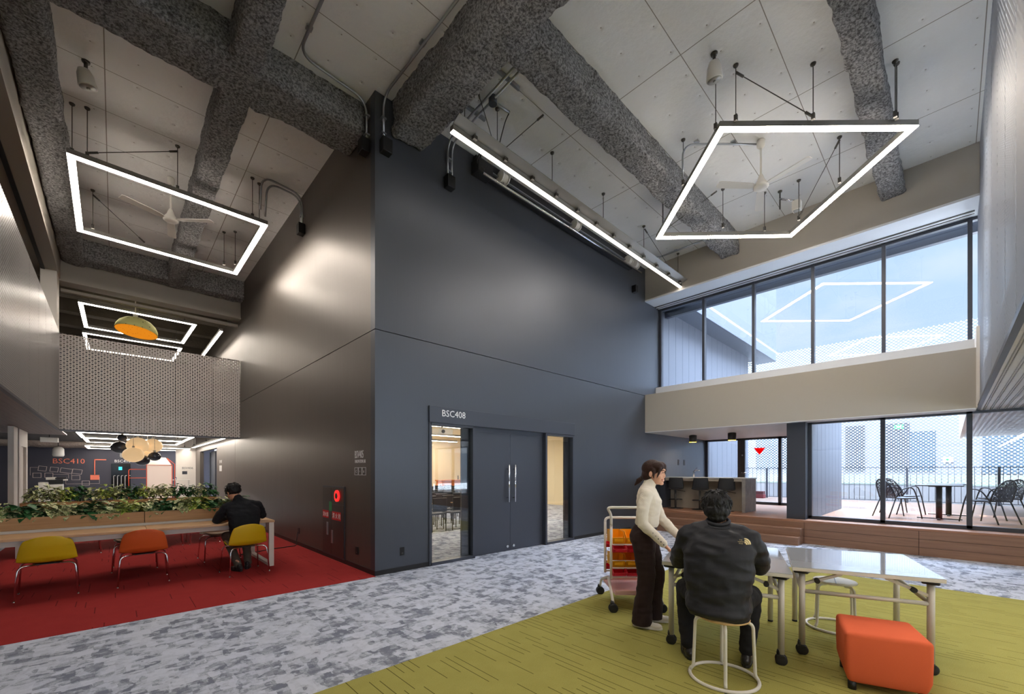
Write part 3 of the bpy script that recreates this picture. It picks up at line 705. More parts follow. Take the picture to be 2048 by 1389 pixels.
text('BSV405',.165,SX(6.36,1.70),M_SIGN,'lettering',t,sx=.62); text('INNOVATION LAB',.075,SX(6.35,1.625),M_SIGN,'lettering',t,sx=.60)
b=MB()
for k in range(3):
    y1=6.36-k*.135
    b.box(XC-.003,XC,y1-.13,y1,1.55,1.556).box(XC-.003,XC,y1-.13,y1,1.44,1.446).box(XC-.003,XC,y1-.006,y1,1.44,1.556).box(XC-.003,XC,y1-.13,y1-.124,1.44,1.556)
b.build('icon_frame',M_SIGN,t)
for k,ch in enumerate('C+A'): text(ch,.06,SX(6.32-k*.135,1.475),M_SIGN,'icon',t,sx=.7)
# fire cabinet
M_RED=mat('signal_red',lin(206,28,34),.5); M_GREENS=mat('exit_green',lin(40,150,90),.5)
M_CAB=mat('fire_cabinet_paint',lin(60,54,52),.35,.2)
t=thing('fire_cabinet','dark fire hydrant cabinet with red signs set in the side wall','cabinet',(XC,7.2,0))
MB().box(XC-.012,XC,6.73,7.70,.06,1.25).build('frame',M_DARK,t,bevel=.003)
MB().box(XC-.018,XC-.012,7.28,7.68,.09,1.22).build('door',M_CAB,t); MB().box(XC-.018,XC-.012,6.75,7.27,.09,.94).build('door',M_CAB,t); MB().box(XC-.018,XC-.012,6.75,7.27,.95,1.22).build('alarm_panel',M_CAB,t)
MB().cyl((XC-.018,7.0,1.09),(XC-.04,7.0,1.09),.095,24).build('alarm_ring',mat('alarm_red',lin(220,30,36),.3,emit=(lin(255,40,40),.6)),t)
MB().cyl((XC-.04,7.0,1.09),(XC-.043,7.0,1.09),.05,20).build('alarm_button',M_CAB,t)
MB().box(XC-.021,XC-.018,7.25,7.37,.82,.98).build('green_label',M_GREENS,t)
MB().box(XC-.021,XC-.018,7.40,7.67,.69,.82).build('red_label',M_RED,t); MB().box(XC-.021,XC-.018,6.86,7.24,.68,.82).build('red_label',M_RED,t)
SY=lambda y,z: basis((XC-.022,y,z),(0,-1,0),(0,0,1))
text('消火器',.085,SY(7.655,.72),M_SIGN,'lettering',t); text('消 火 栓',.10,SY(7.22,.715),M_SIGN,'lettering',t)
MB().box(XC-.028,XC-.018,7.42,7.48,.40,.62).build('door_pull',M_STEEL,t); MB().box(XC-.028,XC-.018,7.20,7.26,.28,.50).build('door_pull',M_STEEL,t)
# sockets
def socket(label,c,wall):
    t=thing('wall_socket',label,'socket',c); x,y,z=c
    if wall=='front':
        MB().box(x-.035,x+.035,y-.01,y,z-.06,z+.06).build('plate',M_BLACK,t,bevel=.003); MB().box(x-.012,x+.012,y-.013,y-.01,z-.035,z-.02).build('outlet',M_WIRE,t)
    else:
        MB().box(x-.01,x,y-.045,y+.045,z-.06,z+.06).build('plate',M_BLACK,t,bevel=.003); MB().box(x-.013,x-.01,y-.012,y+.012,z-.035,z-.02).build('outlet',M_WIRE,t)
socket('black wall socket low on the front wall left of the double door',(3.117,YC,.30),'front')
socket('black wall socket low on the side wall between the fire cabinet and the corner',(XC,6.27,.28),'side')
socket('black wall socket low on the side wall beside the long oak table, with a plug',(XC,9.06,.30),'side')
tag=MB().tube(rounded([(XC-.02,9.06,.28),(XC-.05,9.05,.1),(XC-.06,9.0,.012),(2.2,8.95,.012),(1.6,8.7,.012)],.08),.008,6).build('power_cable',M_BLACK)
props(tag,'black cable from the wall socket across the red carpet to the oak table','cable')
# ================================================================ lecture room behind the sidelights
RW=mat('lecture_room_wall',lin(236,222,190),.8)
st('wall_lecture_end',RW,(XC+.2,14.3,18.25,18.35,0,3.3)); st('wall_lecture_right',RW,(14.25,14.35,YC+.15,18.3,0,3.3)); st('wall_lecture_left',RW,(XC+.15,XC+.2,YC+.15,18.3,0,3.3))
st('ceiling_lecture',RW,(XC+.15,14.3,YC+.15,18.4,3.3,3.4))
st('floor_lecture',M_GREYC,(11.2,14.35,YC+.1,18.4,-.2,0))
for i,y in enumerate((8.5,11.5,14.5,17.2)):
    led_line(('first','second','third','last')[i]+' light strip counted from the double door inside the lecture room',(5,y,2.95),(12.5,y,2.95),[(6,y),(11,y)],3.3,w=.12,m=M_LED)
t=thing('lectern','orange wooden lectern bench at the far end of the lecture room','lectern',(12.2,17.2,0))
MB().box(11.5,12.9,17.0,17.5,0,1.02).build('body',mat('orange_veneer',lin(196,112,56),.5),t,bevel=.01); MB().box(11.45,12.95,16.95,17.55,1.02,1.07).build('top',mat('orange_veneer_top',lin(206,122,64),.4),t,bevel=.01)
MB().cyl((12.6,17.2,1.07),(12.6,17.2,1.28),.02,8).build('microphone',M_BLACK,t)
t=thing('projector','white projector under the lecture room ceiling behind the glass','projector',(6.9,10.2,2.6))
MB().box(6.65,7.15,10.0,10.4,2.56,2.72).build('body',M_WHITE,t,bevel=.02); MB().cyl((6.9,10.2,2.72),(6.9,10.2,3.3),.03,8).build('pole',M_WHITE,t); MB().cyl((6.8,10.0,2.64),(6.8,9.97,2.64),.05,16).build('lens',M_BLACK,t)
t=thing('lecture_chair','black lecture chair with a pale tablet arm in the lecture room','chair',(0,0,0))
MB().box(-.22,.22,-.22,.22,.42,.46).build('seat',M_BLACK,t,bevel=.02,local=True); MB().box(-.21,.21,-.25,-.21,.50,.84).build('backrest',M_BLACK,t,bevel=.02,local=True)
for a,b_ in ((-.2,-.2),(.2,-.2),(-.2,.2),(.2,.2)): MB().cyl((a,b_,0),(a,b_,.42),.012,6).build('leg',M_BLACK,t,local=True)
MB().box(.05,.33,.02,.24,.66,.68).build('tablet',M_OAKT,t,local=True)
first=True
for r in range(10):
    for k in range(16):
        x=4.6+k*.60+(r%2)*.25; y=8.9+r*.86
        if x>13.4: continue
        # beside the line of sight through the left sidelight only
        lo,hi=3.5/5.66*y,4.55/5.66*y
        if not(lo-.3<x<hi+.3): continue
        lab='black lecture chair with a pale tablet arm in rows behind the left sidelight'
        if first: t.location=(x,y,0); t['label']=lab; t['group']='lecture chairs behind the glass'; first=False
        else: dup(t,(x,y,0),0,lab,'lecture chairs behind the glass')
# ================================================================ oak bench tables with planters
M_SOIL=mat('planter_soil',lin(48,38,30),.95)
def oak_table(label,x0,x1,y0,y1,seam,pf,gx):
    t=thing('bench_table',label,'table',((x0+x1)/2,(y0+y1)/2,0))
    for a,c in ((x0,seam-.002),(seam+.002,x1)):
        MB().box(a,c,y0,pf-.03,.695,.725).build('tabletop',M_OAKT,t,bevel=.003); MB().box(a,c,pf+.36,y1,.695,.725).build('tabletop',M_OAKT,t,bevel=.003)
    MB().box(x0,x1-.1,y0+.12,y0+.17,.62,.695).box(x0,x1-.1,y1-.17,y1-.12,.62,.695).build('support_rail',M_WHITE,t)
    for xa in (x0+.02,x1-.075):
        b=MB(); b.box(xa,xa+.07,y0+.02,y0+.06,0,.695).box(xa,xa+.07,y1-.06,y1-.02,0,.695).box(xa,xa+.07,y0+.06,y1-.06,0,.045).box(xa,xa+.07,y0+.06,y1-.06,.655,.695)
        b.build('leg_loop',M_WHITE,t,bevel=.003)
    MB().box(x0,x1-.12,pf-.012,pf+.342,.715,.755).build('cable_tray',M_WHITE,t)
    for a,c in ((x0,seam-.004),(seam+.004,x1-.12)):
        b=MB(); b.box(a,c,pf,pf+.015,.757,.915).box(a,c,pf+.315,pf+.33,.757,.915).box(a,a+.015,pf+.015,pf+.315,.757,.915).box(c-.015,c,pf+.015,pf+.315,.757,.915)
        p=b.build('planter_box',M_OAK,t); MB().box(a+.015,c-.015,pf+.015,pf+.315,.757,.87).build('soil',M_SOIL,p)
    return t
oak_table('near long oak bench table with a planter along its middle, where the man sits',-2.9,1.83,7.36,8.68,.31,8.0,0)
oak_table('far long oak bench table with a planter, behind the near one and below the bridge',-1.25,1.83,10.95,12.3,.2,11.6,0)
def leafmat(name,a,b,sc=40,th=(.45,.55)):
    m=mat(name,a,.5,0,.4); n=NB(m); t=m.node_tree; g=N(t,'ShaderNodeNewGeometry')
    f=n.noise(g.outputs['Position'],sc,2,.5); c=n.ramp(f,[(th[0],a),(th[1],b)]); L(t,c,bsdf(m).inputs['Base Color']); return m
LM=[leafmat('variegated_leaf',lin(120,146,84),lin(232,226,180),55),leafmat('dark_leaf',lin(36,80,46),lin(64,118,66),30),leafmat('bright_leaf',lin(112,150,56),lin(206,210,110),35)]
def plant(m,c,n,ln,hgt,spread,rng,droop=.0):
    b=MB()
    for k in range(n):
        a=rng.uniform(0,2*math.pi); rr=spread*math.sqrt(rng.random()); ht=hgt*(1-.55*(rr/spread)**2)*rng.uniform(.45,1.05)
        p=Vector((c[0]+rr*math.cos(a)*1.15,c[1]+rr*math.sin(a)*.75,c[2]+ht))
        d=Vector((math.cos(a+rng.uniform(-.7,.7)),math.sin(a+rng.uniform(-.7,.7)),rng.uniform(-.35,.75)-droop*(rr/spread))).normalized()
        s=d.cross(Vector((0,0,1))).normalized(); u=s.cross(d); l=ln*rng.uniform(.65,1.2); w=l*.27
        q=[p,p+d*l*.3+s*w-u*0+u*.1*l,p+d*l*.65+s*w*.8,p+d*l-u*l*.18,p+d*l*.65-s*w*.8,p+d*l*.3-s*w+u*.1*l,p+d*l*.35-u*.02*l,p+d*l*.7-u*.04*l]
        b.add(q,[(0,1,6),(1,2,7,6),(2,3,7),(0,6,5),(6,7,4,5),(7,3,4)],True)
    for k in range(5):
        a=rng.uniform(0,6.28); b.tube([(c[0],c[1],c[2]),(c[0]+.05*math.cos(a),c[1]+.05*math.sin(a),c[2]+hgt*.7)],.005,5)
    return b
rng=random.Random(3)
KIND=['pale variegated leafy plant','dark green leafy plant','bright yellow green leafy plant']
def plant_row(x0,x1,y,z,seq,n,ln,hgt,where,grp):
    k=len(seq)
    for i,s in enumerate(seq):
        x=x0+(x1-x0)*(i+.5)/k
        b=plant(LM[s],(x,y,z),n,ln,hgt,(x1-x0)/k*.62,rng,.5)
        b.build('leafy_plant',LM[s],label=KIND[s]+' '+where,cat='plant',group=grp+' ('+KIND[s].split(' leafy')[0]+')')
plant_row(-2.3,1.62,8.16,.875,[0,1,2,0,1,0,0,1,0,0,1,0,2,0,1,0,2,1,0,1],120,.135,.20,'in the planter on the near oak table','plants on the near oak table')
plant_row(-1.15,1.66,11.77,.875,[0,0,2,1,0,2,0,1,2,0,0,1,1,0,1],110,.11,.34,'in the planter on the far oak table','plants on the far oak table')
# ================================================================ shell chairs
def shell_chair(label,col,cushion,group=None):
    t=thing('shell_chair',label,'chair',(0,0,0),0,group)
    prof=[(.225,.415),(.19,.435),(.08,.425),(-.03,.412),(-.11,.410),(-.165,.428),(-.197,.475),(-.215,.545),(-.232,.62),(-.243,.69),(-.250,.735)]
    wd=[.19,.225,.24,.248,.25,.25,.246,.236,.22,.195,.13]
    P=rounded([(0,a,b) for a,b in prof],.05,2); 
    def at(v):
        f=v*(len(prof)-1); i=min(int(f),len(prof)-2); q=f-i
        return prof[i][0]*(1-q)+prof[i+1][0]*q,prof[i][1]*(1-q)+prof[i+1][1]*q,wd[i]*(1-q)+wd[i+1]*q
    def fn(off,sh=1.0):
        def g(u,v):
            y,z,w=at(v); s=2*u-1; k=min(1,max(0,(v-.42)/.2)); e=abs(s)**2.5
            top=max(0,(v-.85)/.15)
            return (s*w*sh,y+k*.055*e+off*k,z+(1-k)*.03*e+off*(1-k)-top*.03*e)
        return g
    MB().grid(fn(0),16,30).build('shell',col,t,local=True,solid=.009,sub=1)
    MB().grid(lambda u,v:fn(.010,.93)(u,.04+v*.44),12,16).build('seat_pad',cushion,t,local=True,solid=.008,sub=1)
    for sx in (-1,1):
        for sy in (-1,1):
            MB().tube(rounded([(sx*.05,sy*.10,.392),(sx*.195,sy*.17,.392),(sx*.232,sy*.19,.36),(sx*.255,sy*.235,.006)],.05,5),.0095,8).cyl((sx*.255,sy*.235,.012),(sx*.256,sy*.237,0),.011,8).build('leg',M_CHROME,t,local=True)
    MB().box(-.12,.12,-.13,.13,.388,.398).build('seat_plate',M_BLACK,t,local=True)
    return t
def shellmat(n,c): return mat(n,c,.42,0,.5)
MY_,MO_=shellmat('mustard_shell',lin(206,172,16)),shellmat('orange_shell',lin(206,90,36))
MG_,MT_=shellmat('olive_shell',lin(96,94,66)),shellmat('taupe_shell',lin(150,126,108))
MPAD=mat('warm_grey_pad',lin(176,160,140),.9)
c0=shell_chair('mustard yellow shell chair at the left end of the near oak table, empty',MY_,MPAD,'shell chairs at the oak tables')
c0.location=(-.585,7.57,0); c0.rotation_euler=(0,0,R(2)); WM[c0.name]=Matrix.Translation((-.585,7.57,0))
SG='shell chairs at the oak tables'
dup(c0,(.285,7.56,0),R(-1),'orange shell chair in the middle of the near oak table, empty',SG,{'shell':MO_})
dup(c0,(1.40,7.24,0),R(6),'mustard yellow shell chair that the man in black sits on',SG)
dup(c0,(1.30,8.66,0),R(184),'taupe shell chair across the near oak table from the seated man',SG,{'shell':MT_})
dup(c0,(.23,8.70,0),R(178),'olive shell chair across the near oak table behind the orange chair',SG,{'shell':MG_})
dup(c0,(-.45,10.9,0),R(3),'taupe shell chair at the far oak table, only its legs showing left',SG,{'shell':MT_})
dup(c0,(.75,10.9,0),R(-3),'olive shell chair at the far oak table, only its legs showing middle',SG,{'shell':MG_})
dup(c0,(1.35,10.9,0),R(2),'mustard shell chair at the far oak table, nearest to the dark side wall',SG)
# ================================================================ lobby beyond the bridge
t=thing('dome_lamp','yellow spotted dome pendant lamp above the perforated bridge','pendant lamp',(.43,15.45,5.3))
M_DY=mat('lime_felt',lin(228,226,150),.8,bump=((1,1,1),40,.3,.01)); M_DO=mat('amber_felt',lin(228,156,36),.8,emit=(lin(255,150,30),.35))
for q in (M_DY,M_DO):
    n=NB(q); g=N(q.node_tree,'ShaderNodeTexCoord'); _,dd=n.vor(g.outputs['Object'],13.,'EUCLIDEAN'); dot=n.m('LESS_THAN',dd,.17)
    L(q.node_tree,n.mix(dot,tuple(bsdf(q).inputs['Base Color'].default_value),lin(40,38,24)),bsdf(q).inputs['Base Color'])
q=Matrix.Translation((.43,15.45,5.33))@Matrix.Rotation(R(7),4,'Y')@Matrix.Rotation(R(-7),4,'X')
pr=[(.45,0),(.44,.10),(.39,.21),(.30,.30),(.18,.36),(.0,.385)]
MB().lathe(pr,(0,0,0),32,q,caps=False).build('dome_shade',M_DY,t,solid=.01)
MB().lathe([(.0,.03),(.2,.02),(.42,.004),(.44,.002)],(0,0,0),32,q,caps=False).build('inner_shade',M_DO,t)
MB().box(.36,.46,15.4,15.5,5.71,5.80).cyl((.41,15.45,5.8),(.41,15.45,6.9),.012,8).build('hanger',M_WHITE,t)
M_GLOBE=mat('warm_globe_glass',lin(226,192,144),.4,0,.5,emit=((1,.66,.34,1),.28)); M_SMOKE=mat('smoked_globe_glass',lin(58,62,72),.12,0,.6)
def globe(label,x,y,z_,r,sm):
    t=thing('globe_pendant',label,'pendant lamp',(x,y,z_),0,'globe pendants under the bridge')
    MB().ell((x,y,z_),(r,r,r*.86),24,14).build('globe',M_SMOKE if sm else M_GLOBE,t)
    MB().cyl((x,y,z_+r*.84),(x,y,z_+r*.84+.05),.03,10).cyl((x,y,z_+r*.8),(x,y,3.02),.006,6).build('cord',M_WHITE,t)
Yg=16.0
for lab,px,pz,r,sm,dy in (('largest glowing globe, upper middle of the pendant cluster',.47,2.24,.255,0,0),('glowing globe at the right of the pendant cluster',.82,2.26,.235,0,.42),
    ('glowing globe at the lower left of the pendant cluster',.37,1.95,.235,0,-.42),('small glowing globe tucked behind the two upper glowing globes',.72,2.03,.17,0,.85),
    ('smoked globe at the left of the pendant cluster',.10,2.18,.2,1,.42),('small smoked globe at the top left of the cluster',.15,2.44,.11,1,.1),
    ('smoked globe at the right below the glowing ones',.84,1.93,.15,1,.02),('smoked globe at the bottom of the cluster',.58,1.82,.18,1,.35)):
    globe(lab,px,Yg+dy,pz,r,sm)
M_CORAL=mat('coral_paint',lin(238,126,98),.6)
FW=lambda x,z: basis((x,25.995,z),(1,0,0),(0,0,1))
t=thing('wall_sign','coral BSC410 lettering with a stepped coral line on the dark far wall','sign',(-1.3,26,1.9))
text('BSC410',.30,FW(-1.91,1.83),M_CORAL,'lettering',t)
MB().box(-.66,-.63,25.985,26,1.35,2.02).box(-.66,-.28,25.985,26,1.99,2.03).box(-.78,-.50,25.985,26,1.12,1.33).build('stepped_line',M_CORAL,t)
t=thing('wall_art','thin outlined squares linked by lines on the dark far wall','wall decoration',(-1.7,26,1.4))
M_LINE=mat('pale_line_paint',lin(196,184,178),.6)
def frame_sq(cx,cz,w_,h_,a,th=.014):
    b=MB(); Mx=Matrix.Translation((cx,25.99,cz))@Matrix.Rotation(R(a),4,'Y')
    b.box(-w_/2,w_/2,0,.008,-h_/2,-h_/2+th,Mx).box(-w_/2,w_/2,0,.008,h_/2-th,h_/2,Mx).box(-w_/2,-w_/2+th,0,.008,-h_/2,h_/2,Mx).box(w_/2-th,w_/2,0,.008,-h_/2,h_/2,Mx)
    b.build('outlined_square',M_LINE,t)
for a in ((-2.18,1.61,.24,.2,8),(-1.85,1.57,.24,.2,8),(-1.5,1.52,.36,.2,10),(-1.18,1.48,.3,.2,10),(-2.33,1.33,.24,.2,0),(-2.0,1.33,.24,.2,0),(-1.22,1.22,.26,.2,0),(-.92,.98,.24,.2,0)): frame_sq(*a)
b=MB()
for x0,x1,z0,z1 in ((-2.52,-2.51,1.33,1.66),(-2.52,-2.3,1.65,1.66),(-1.88,-1.44,1.36,1.37),(-1.44,-1.43,1.2,1.37),(-1.52,-1.51,.95,1.22),(-1.52,-.5,.95,.96),(-.5,-.49,.95,1.25),(-1.35,-1.34,1.3,1.45)): b.box(x0,x1,25.99,25.998,z0,z1)
b.build('linking_line',M_LINE,t)
s=text('BSC410',.17,FW(-.02,1.90),M_SIGN,'room_sign',None); props(s,'small white BSC410 lettering above the glass door in the far wall','sign')
M_NIGHT=mat('dark_interior_glass',lin(18,20,22),.1)
t=thing('glass_door','dark glass door with pale guard bars in the far wall under its lettering','door',(.15,26,0))
MB().box(-.12,.52,25.97,25.998,0,1.84).build('pane',M_NIGHT,t)
b=MB()
for k in range(5):
    x=-.04+k*.125; b.tube(rounded([(x,25.95,.1),(x,25.95,1.3),(x+.06,25.95,1.3)],.04,4),.01,6)
b.build('guard_bar',M_WHITE,t); MB().box(.12,.24,25.96,25.97,1.55,1.7).build('exit_sticker',mat('teal_sticker',lin(60,190,200),.5,emit=(lin(60,190,200),.5)),t)
# printer
t=thing('office_printer','white and black office printer in front of the dark far wall','printer',(-1.7,24.5,0))
MB().box(-2.14,-1.86,24.2,24.8,0,1.07).build('paper_feeder',M_WHITE,t,bevel=.01); MB().box(-1.86,-1.5,24.2,24.8,0,.98).build('body',M_WHITE,t,bevel=.01)
MB().box(-1.88,-1.48,24.2,24.8,1.0,1.16).build('scanner',M_BLACK,t,bevel=.01); MB().box(-1.95,-1.7,24.25,24.75,1.16,1.26).build('document_tray',M_WHITE,t,bevel=.01)
MB().box(-1.7,-1.4,24.22,24.75,1.2,1.25).build('document_tray',M_BLACK,t,bevel=.01); MB().box(-1.48,-1.36,24.15,24.3,1.13,1.18).build('control_panel',M_WHITE,t)
# booth with orange tube frame
M_ORT=mat('orange_tube',lin(226,92,58),.45); M_PINKW=mat('warm_white_panel',lin(232,214,204),.6)
t=thing('meeting_booth','pale meeting booth outlined by orange tubes near the far wall','booth',(1.3,21.6,0))
pl=[(.90,0),(.90,1.74),(1.66,1.74),(1.66,0)]
MB().box(.90,1.66,21.5,21.53,0,1.74).build('front_panel',M_PINKW,t)
MB().quad((.90,21.5,1.74),(1.66,21.5,1.74),(1.52,22.4,2.05),(1.0,22.4,2.05)).build('roof_panel',M_PINKW,t,solid=.02)
for p in ([(.89,21.49,0),(.89,21.49,1.74),(1.66,21.49,1.74)],[(.89,21.49,1.74),(.78,21.49,1.86),(.78,21.49,2.0)],[(1.66,21.49,0),(1.66,21.49,1.74)],[(1.66,21.49,1.74),(1.5,21.49,2.0)],[(1.74,21.49,0),(1.74,21.49,1.78),(1.5,21.49,2.02)]): MB().tube(p,.014,6).build('orange_tube',M_ORT,t)
t=thing('rail_frame','orange tube rail standing left of the pale meeting booth','railing',(.6,21.5,0))
MB().tube(rounded([(.38,21.5,0),(.38,21.5,1.57),(.87,21.5,1.57)],.06,4),.014,6).build('tube',M_ORT,t); MB().cyl((.38,21.5,1.24),(.87,21.5,1.24),.012,6).build('cross_tube',M_ORT,t)
t=thing('high_table','white high table in front of the white wall by the far side wall','table',(1.95,22.3,0))
MB().box(1.62,2.32,22.0,22.5,1.12,1.15).build('tabletop',M_WHITE,t)
for x,y in ((1.66,22.05),(2.28,22.05),(1.66,22.45),(2.28,22.45)): MB().box(x-.015,x+.015,y-.015,y+.015,0,1.12).build('leg',M_WHITE,t)
MB().box(1.66,2.28,22.04,22.06,.86,.88).build('foot_rail',M_WHITE,t)
t=thing('tabletop_sign','small navy card standing on the white high table','card',(1.82,22.2,1.15)); MB().box(1.78,1.86,22.19,22.21,1.152,1.24).build('card',mat('navy_card',lin(40,52,100),.5),t); MB().box(1.79,1.85,22.185,22.19,1.17,1.20).build('printed_band',M_SIGN,t)
t=thing('wall_sign','dark BSV406 lettering with a grey square on the white wall at the far end','sign',(2.35,23.9,1.6))
text('BSV406',.13,basis((2.19,23.895,1.60),(1,0,0),(0,0,1)),M_DARK,'lettering',t); MB().box(2.2,2.38,23.89,23.9,1.36,1.5).build('icon_square',M_DARK,t)
# recessed door in the side wall beyond the bridge
t=thing('recessed_door','dark recessed door with a long pale handle in the side wall beyond the bridge','door',(XC+.2,20.5,0))
MB().box(XC+.35,XC+.4,18.45,22.6,0,2.35).build('door_leaf',mat('slate_door',lin(84,90,102),.5),t)
for y in (18.6,19.8,21.0,22.3): MB().box(XC+.31,XC+.35,y-.06,y+.06,0,2.3).build('stile',M_DARK,t)
MB().box(XC+.24,XC+.28,19.35,19.43,.5,1.35).build('door_pull',M_WHITE,t)
t=thing('wall_sign','small white lettering on the side wall before the recessed door','sign',(XC,17.6,1.7))
text('BSV 407',.16,SX(17.9,1.78),M_SIGN,'lettering',t,sx=.9); MB().box(XC-.003,XC,17.45,17.9,1.5,1.7).build('icon_square',M_SIGN,t)
# pale posts under the left gallery
b=MB().box(-1.71,-1.62,14.3,14.8,0,2.5).box(-1.71,-1.62,15.0,15.35,0,2.5).box(-1.71,-1.62,16.1,16.3,0,2.5).box(-1.71,-1.62,15.35,16.1,2.1,2.5).box(-1.71,-1.67,15.35,16.1,0,2.1)
b.build('wall_post',M_WHITEP,kind='structure',bevel=.004)
st('trim_24',M_SEAM,(-1.70,-1.64,14.8,15.0,0,2.5))
# ducts and speakers on the lobby ceiling
M_FOIL=mat('foil_duct',lin(176,160,146),.3,.8,bump=((1,1,1),9,.9,.05))
t=thing('air_duct','crinkled foil air duct under the far lobby ceiling','duct',(-1,24.5,2.6)); MB().tube([(-4,25.74,2.72)]+[(-4+.25*k,25.74+.01*math.sin(k*1.7),2.72+.02*math.sin(k*2.3)) for k in range(1,26)],.24,14).build('duct',M_FOIL,t)
b=MB()
for k in range(10): b.cyl((-3.9+k*.65,25.74,2.95),(-3.9+k*.65,25.74,3.02),.012,6)
b.build('hanger',M_WIRE,t)
for k,(x,lab) in enumerate(((-1.62,'pale spot speaker above the coral lettering under the foil duct'),(.32,'pale spot speaker under the lowest light frame before the far wall'))):
    t=thing('spot_speaker',lab,'speaker',(x,24.3,2.1)); MB().lathe([(0,0),(.14,.0),(.17,.05),(.16,.3),(.1,.38),(0,.4)],(x,24.3,2.08),18).build('housing',M_WHITE,t); MB().cyl((x,24.3,2.45),(x,24.3,3.02),.015,6).build('stem',M_WIRE,t)
t=thing('smoke_curtain_box','small white sensor box under the lobby ceiling near the pale posts','sensor',(-1.55,20.3,2.5)); MB().box(-1.75,-1.35,20.2,20.4,2.45,2.6).build('box_body',M_WHITE,t,bevel=.01); MB().cyl((-1.55,20.3,2.6),(-1.55,20.3,3.02),.012,6).build('stem',M_WIRE,t)
t=thing('low_cabinet','low white cabinet seen left of the pale posts at the lobby','cabinet',(-3.0,19.5,0)); MB().box(-3.2,-2.75,19.3,19.8,0,1.0).build('body',M_WHITE,t,bevel=.01); MB().box(-3.0,-2.99,19.29,19.3,.1,.95).build('door_gap',M_DARK,t)
# ================================================================ white flip tables
M_TOP=mat('glossy_whiteboard_top',lin(196,198,203),.08,0,.6,coat=1.0); M_EDGE=mat('table_edge',lin(214,208,198),.45); M_LEGW=mat('warm_grey_tube',lin(196,190,180),.4,.1)
M_TYRE=mat('caster_rubber',lin(34,34,36),.6)
def caster(t,x,y,rz=0.,r=.042,nm='caster'):
    M=Matrix.Translation((x,y,r))@Matrix.Rotation(rz,4,'Z'); b=MB()
    for s in (-.018,.018):
        b.lathe([(0,-.009),(r*.8,-.009),(r,-.004),(r,.004),(r*.8,.009),(0,.009)],(0,0,0),20,M@Matrix.Translation((0,s,0))@Matrix.Rotation(R(90),4,'X'))
    w_=b.build(nm,M_TYRE,t)
    h=MB(); h.lathe([(.014,.02),(.02,.05),(.016,.075)],(-.012,0,0),12,M).box(-.03,.02,-.028,.028,.01,.035,M); h.build('fork',M_BLACK,w_); return w_
def flip_table(label,FL,FR,BR,BL,fold):
    cx=sum(p[0] for p in (FL,FR,BR,BL))/4; cyy=sum(p[1] for p in (FL,FR,BR,BL))/4
    t=thing('flip_table',label,'table',(cx,cyy,0)); c=Vector((cx,cyy,0))
    P=[Vector((*p,0)) for p in (FL,FR,BR,BL)]
    MB().prism([(p.x,p.y) for p in reversed(P)],.690,.716).build('core',M_EDGE,t,bevel=.003); MB().prism([(p.x,p.y) for p in reversed(P)],.716,.722).build('writing_top',M_TOP,t)
    I=[]
    f=(P[3]-P[0]).normalized(); r=(P[1]-P[0]).normalized()
    I=[P[0]+f*.06+r*.07,P[1]+f*.06-r*.07,P[2]-f*.10-r*.07,P[3]-f*.10+r*.07]
    for i,p in enumerate(I):
        front=i<2
        b=MB().cyl((p.x,p.y,.085 if front else .02),(p.x,p.y,.69),.0225,14); b.build('leg',M_LEGW,t)
        MB().box(p.x-.05,p.x+.05,p.y-.05,p.y+.05,.668,.69).build('corner_bracket',M_BLACK,t,bevel=.01)
        if front: caster(t,p.x,p.y,math.atan2(r.y,r.x))
        else: MB().cyl((p.x,p.y,0),(p.x,p.y,.02),.024,12).build('foot_cap',M_TYRE,t)
    z=.52
    for a,bq in ((I[0],I[1]),(I[0],I[3]),(I[1],I[2])): MB().cyl(Vector((a.x,a.y,z)),Vector((bq.x,bq.y,z)),.016,10).build('cross_rail',M_LEGW,t)
    for a,s in ((I[0],1),(I[1],-1)):
        p=a+r*s*.26; MB().bar((a.x,a.y,.575),(p.x,p.y,.682),.026,.02).build('brace',M_LEGW,t)
        q=a+r*s*.10; MB().cyl(Vector((q.x,q.y,.615))-f*.03,Vector((q.x,q.y,.615))+f*.02,.02,12).build('hinge_knob',M_BLACK,t)
    return t,I,f,r
flip_table('white glossy flip table where the man in the dark jacket sits',(3.42,1.715),(3.70,.815),(4.85,1.20),(4.57,2.10),0)
t2,I2,f2,r2=flip_table('white glossy flip table at the right, behind the orange ottoman',(3.995,.885),(4.325,.015),(5.33,.30),(4.985,1.16),0)
# ================================================================ ring stools
def stool(label,x,y,rz,topm):
    t=thing('ring_stool',label,'stool',(x,y,0),rz)
    M=WM[t.name]
    MB().lathe([(0,.435),(.15,.435),(.168,.44),(.172,.448),(.168,.456),(.15,.46),(0,.46)],(0,0,0),36,M).build('seat',topm,t)
    s=MB().box(-.165,.165,-.004,.004,.460,.4612,M); s.build('seat_seam',M_WIRE,t)
    MB().tube([M@Vector((.225*math.cos(2*math.pi*k/40),.225*math.sin(2*math.pi*k/40),.014)) for k in range(40)],.012,10,True).build('base_ring',M_WHITE,t)
    for k in range(4):
        a=R(45+90*k); c,s_=math.cos(a),math.sin(a)
        MB().tube([M@p for p in rounded([(c*.10,s_*.10,.424),(c*.186,s_*.186,.424),(c*.20,s_*.20,.06),(c*.219,s_*.219,.03)],.045,6)],.0115,10).build('leg',M_WHITE,t)
        MB().cyl(M@Vector((c*.225,s_*.225,0)),M@Vector((c*.225,s_*.225,.008)),.014,8).build('foot_pad',M_BLACK,t)
stool('pale wood stool with a white ring base, under the man in the dark jacket',3.19,1.13,R(68),M_PLY)
stool('white topped ring stool standing empty under the right flip table',4.99,.76,R(12),M_WHITEP)
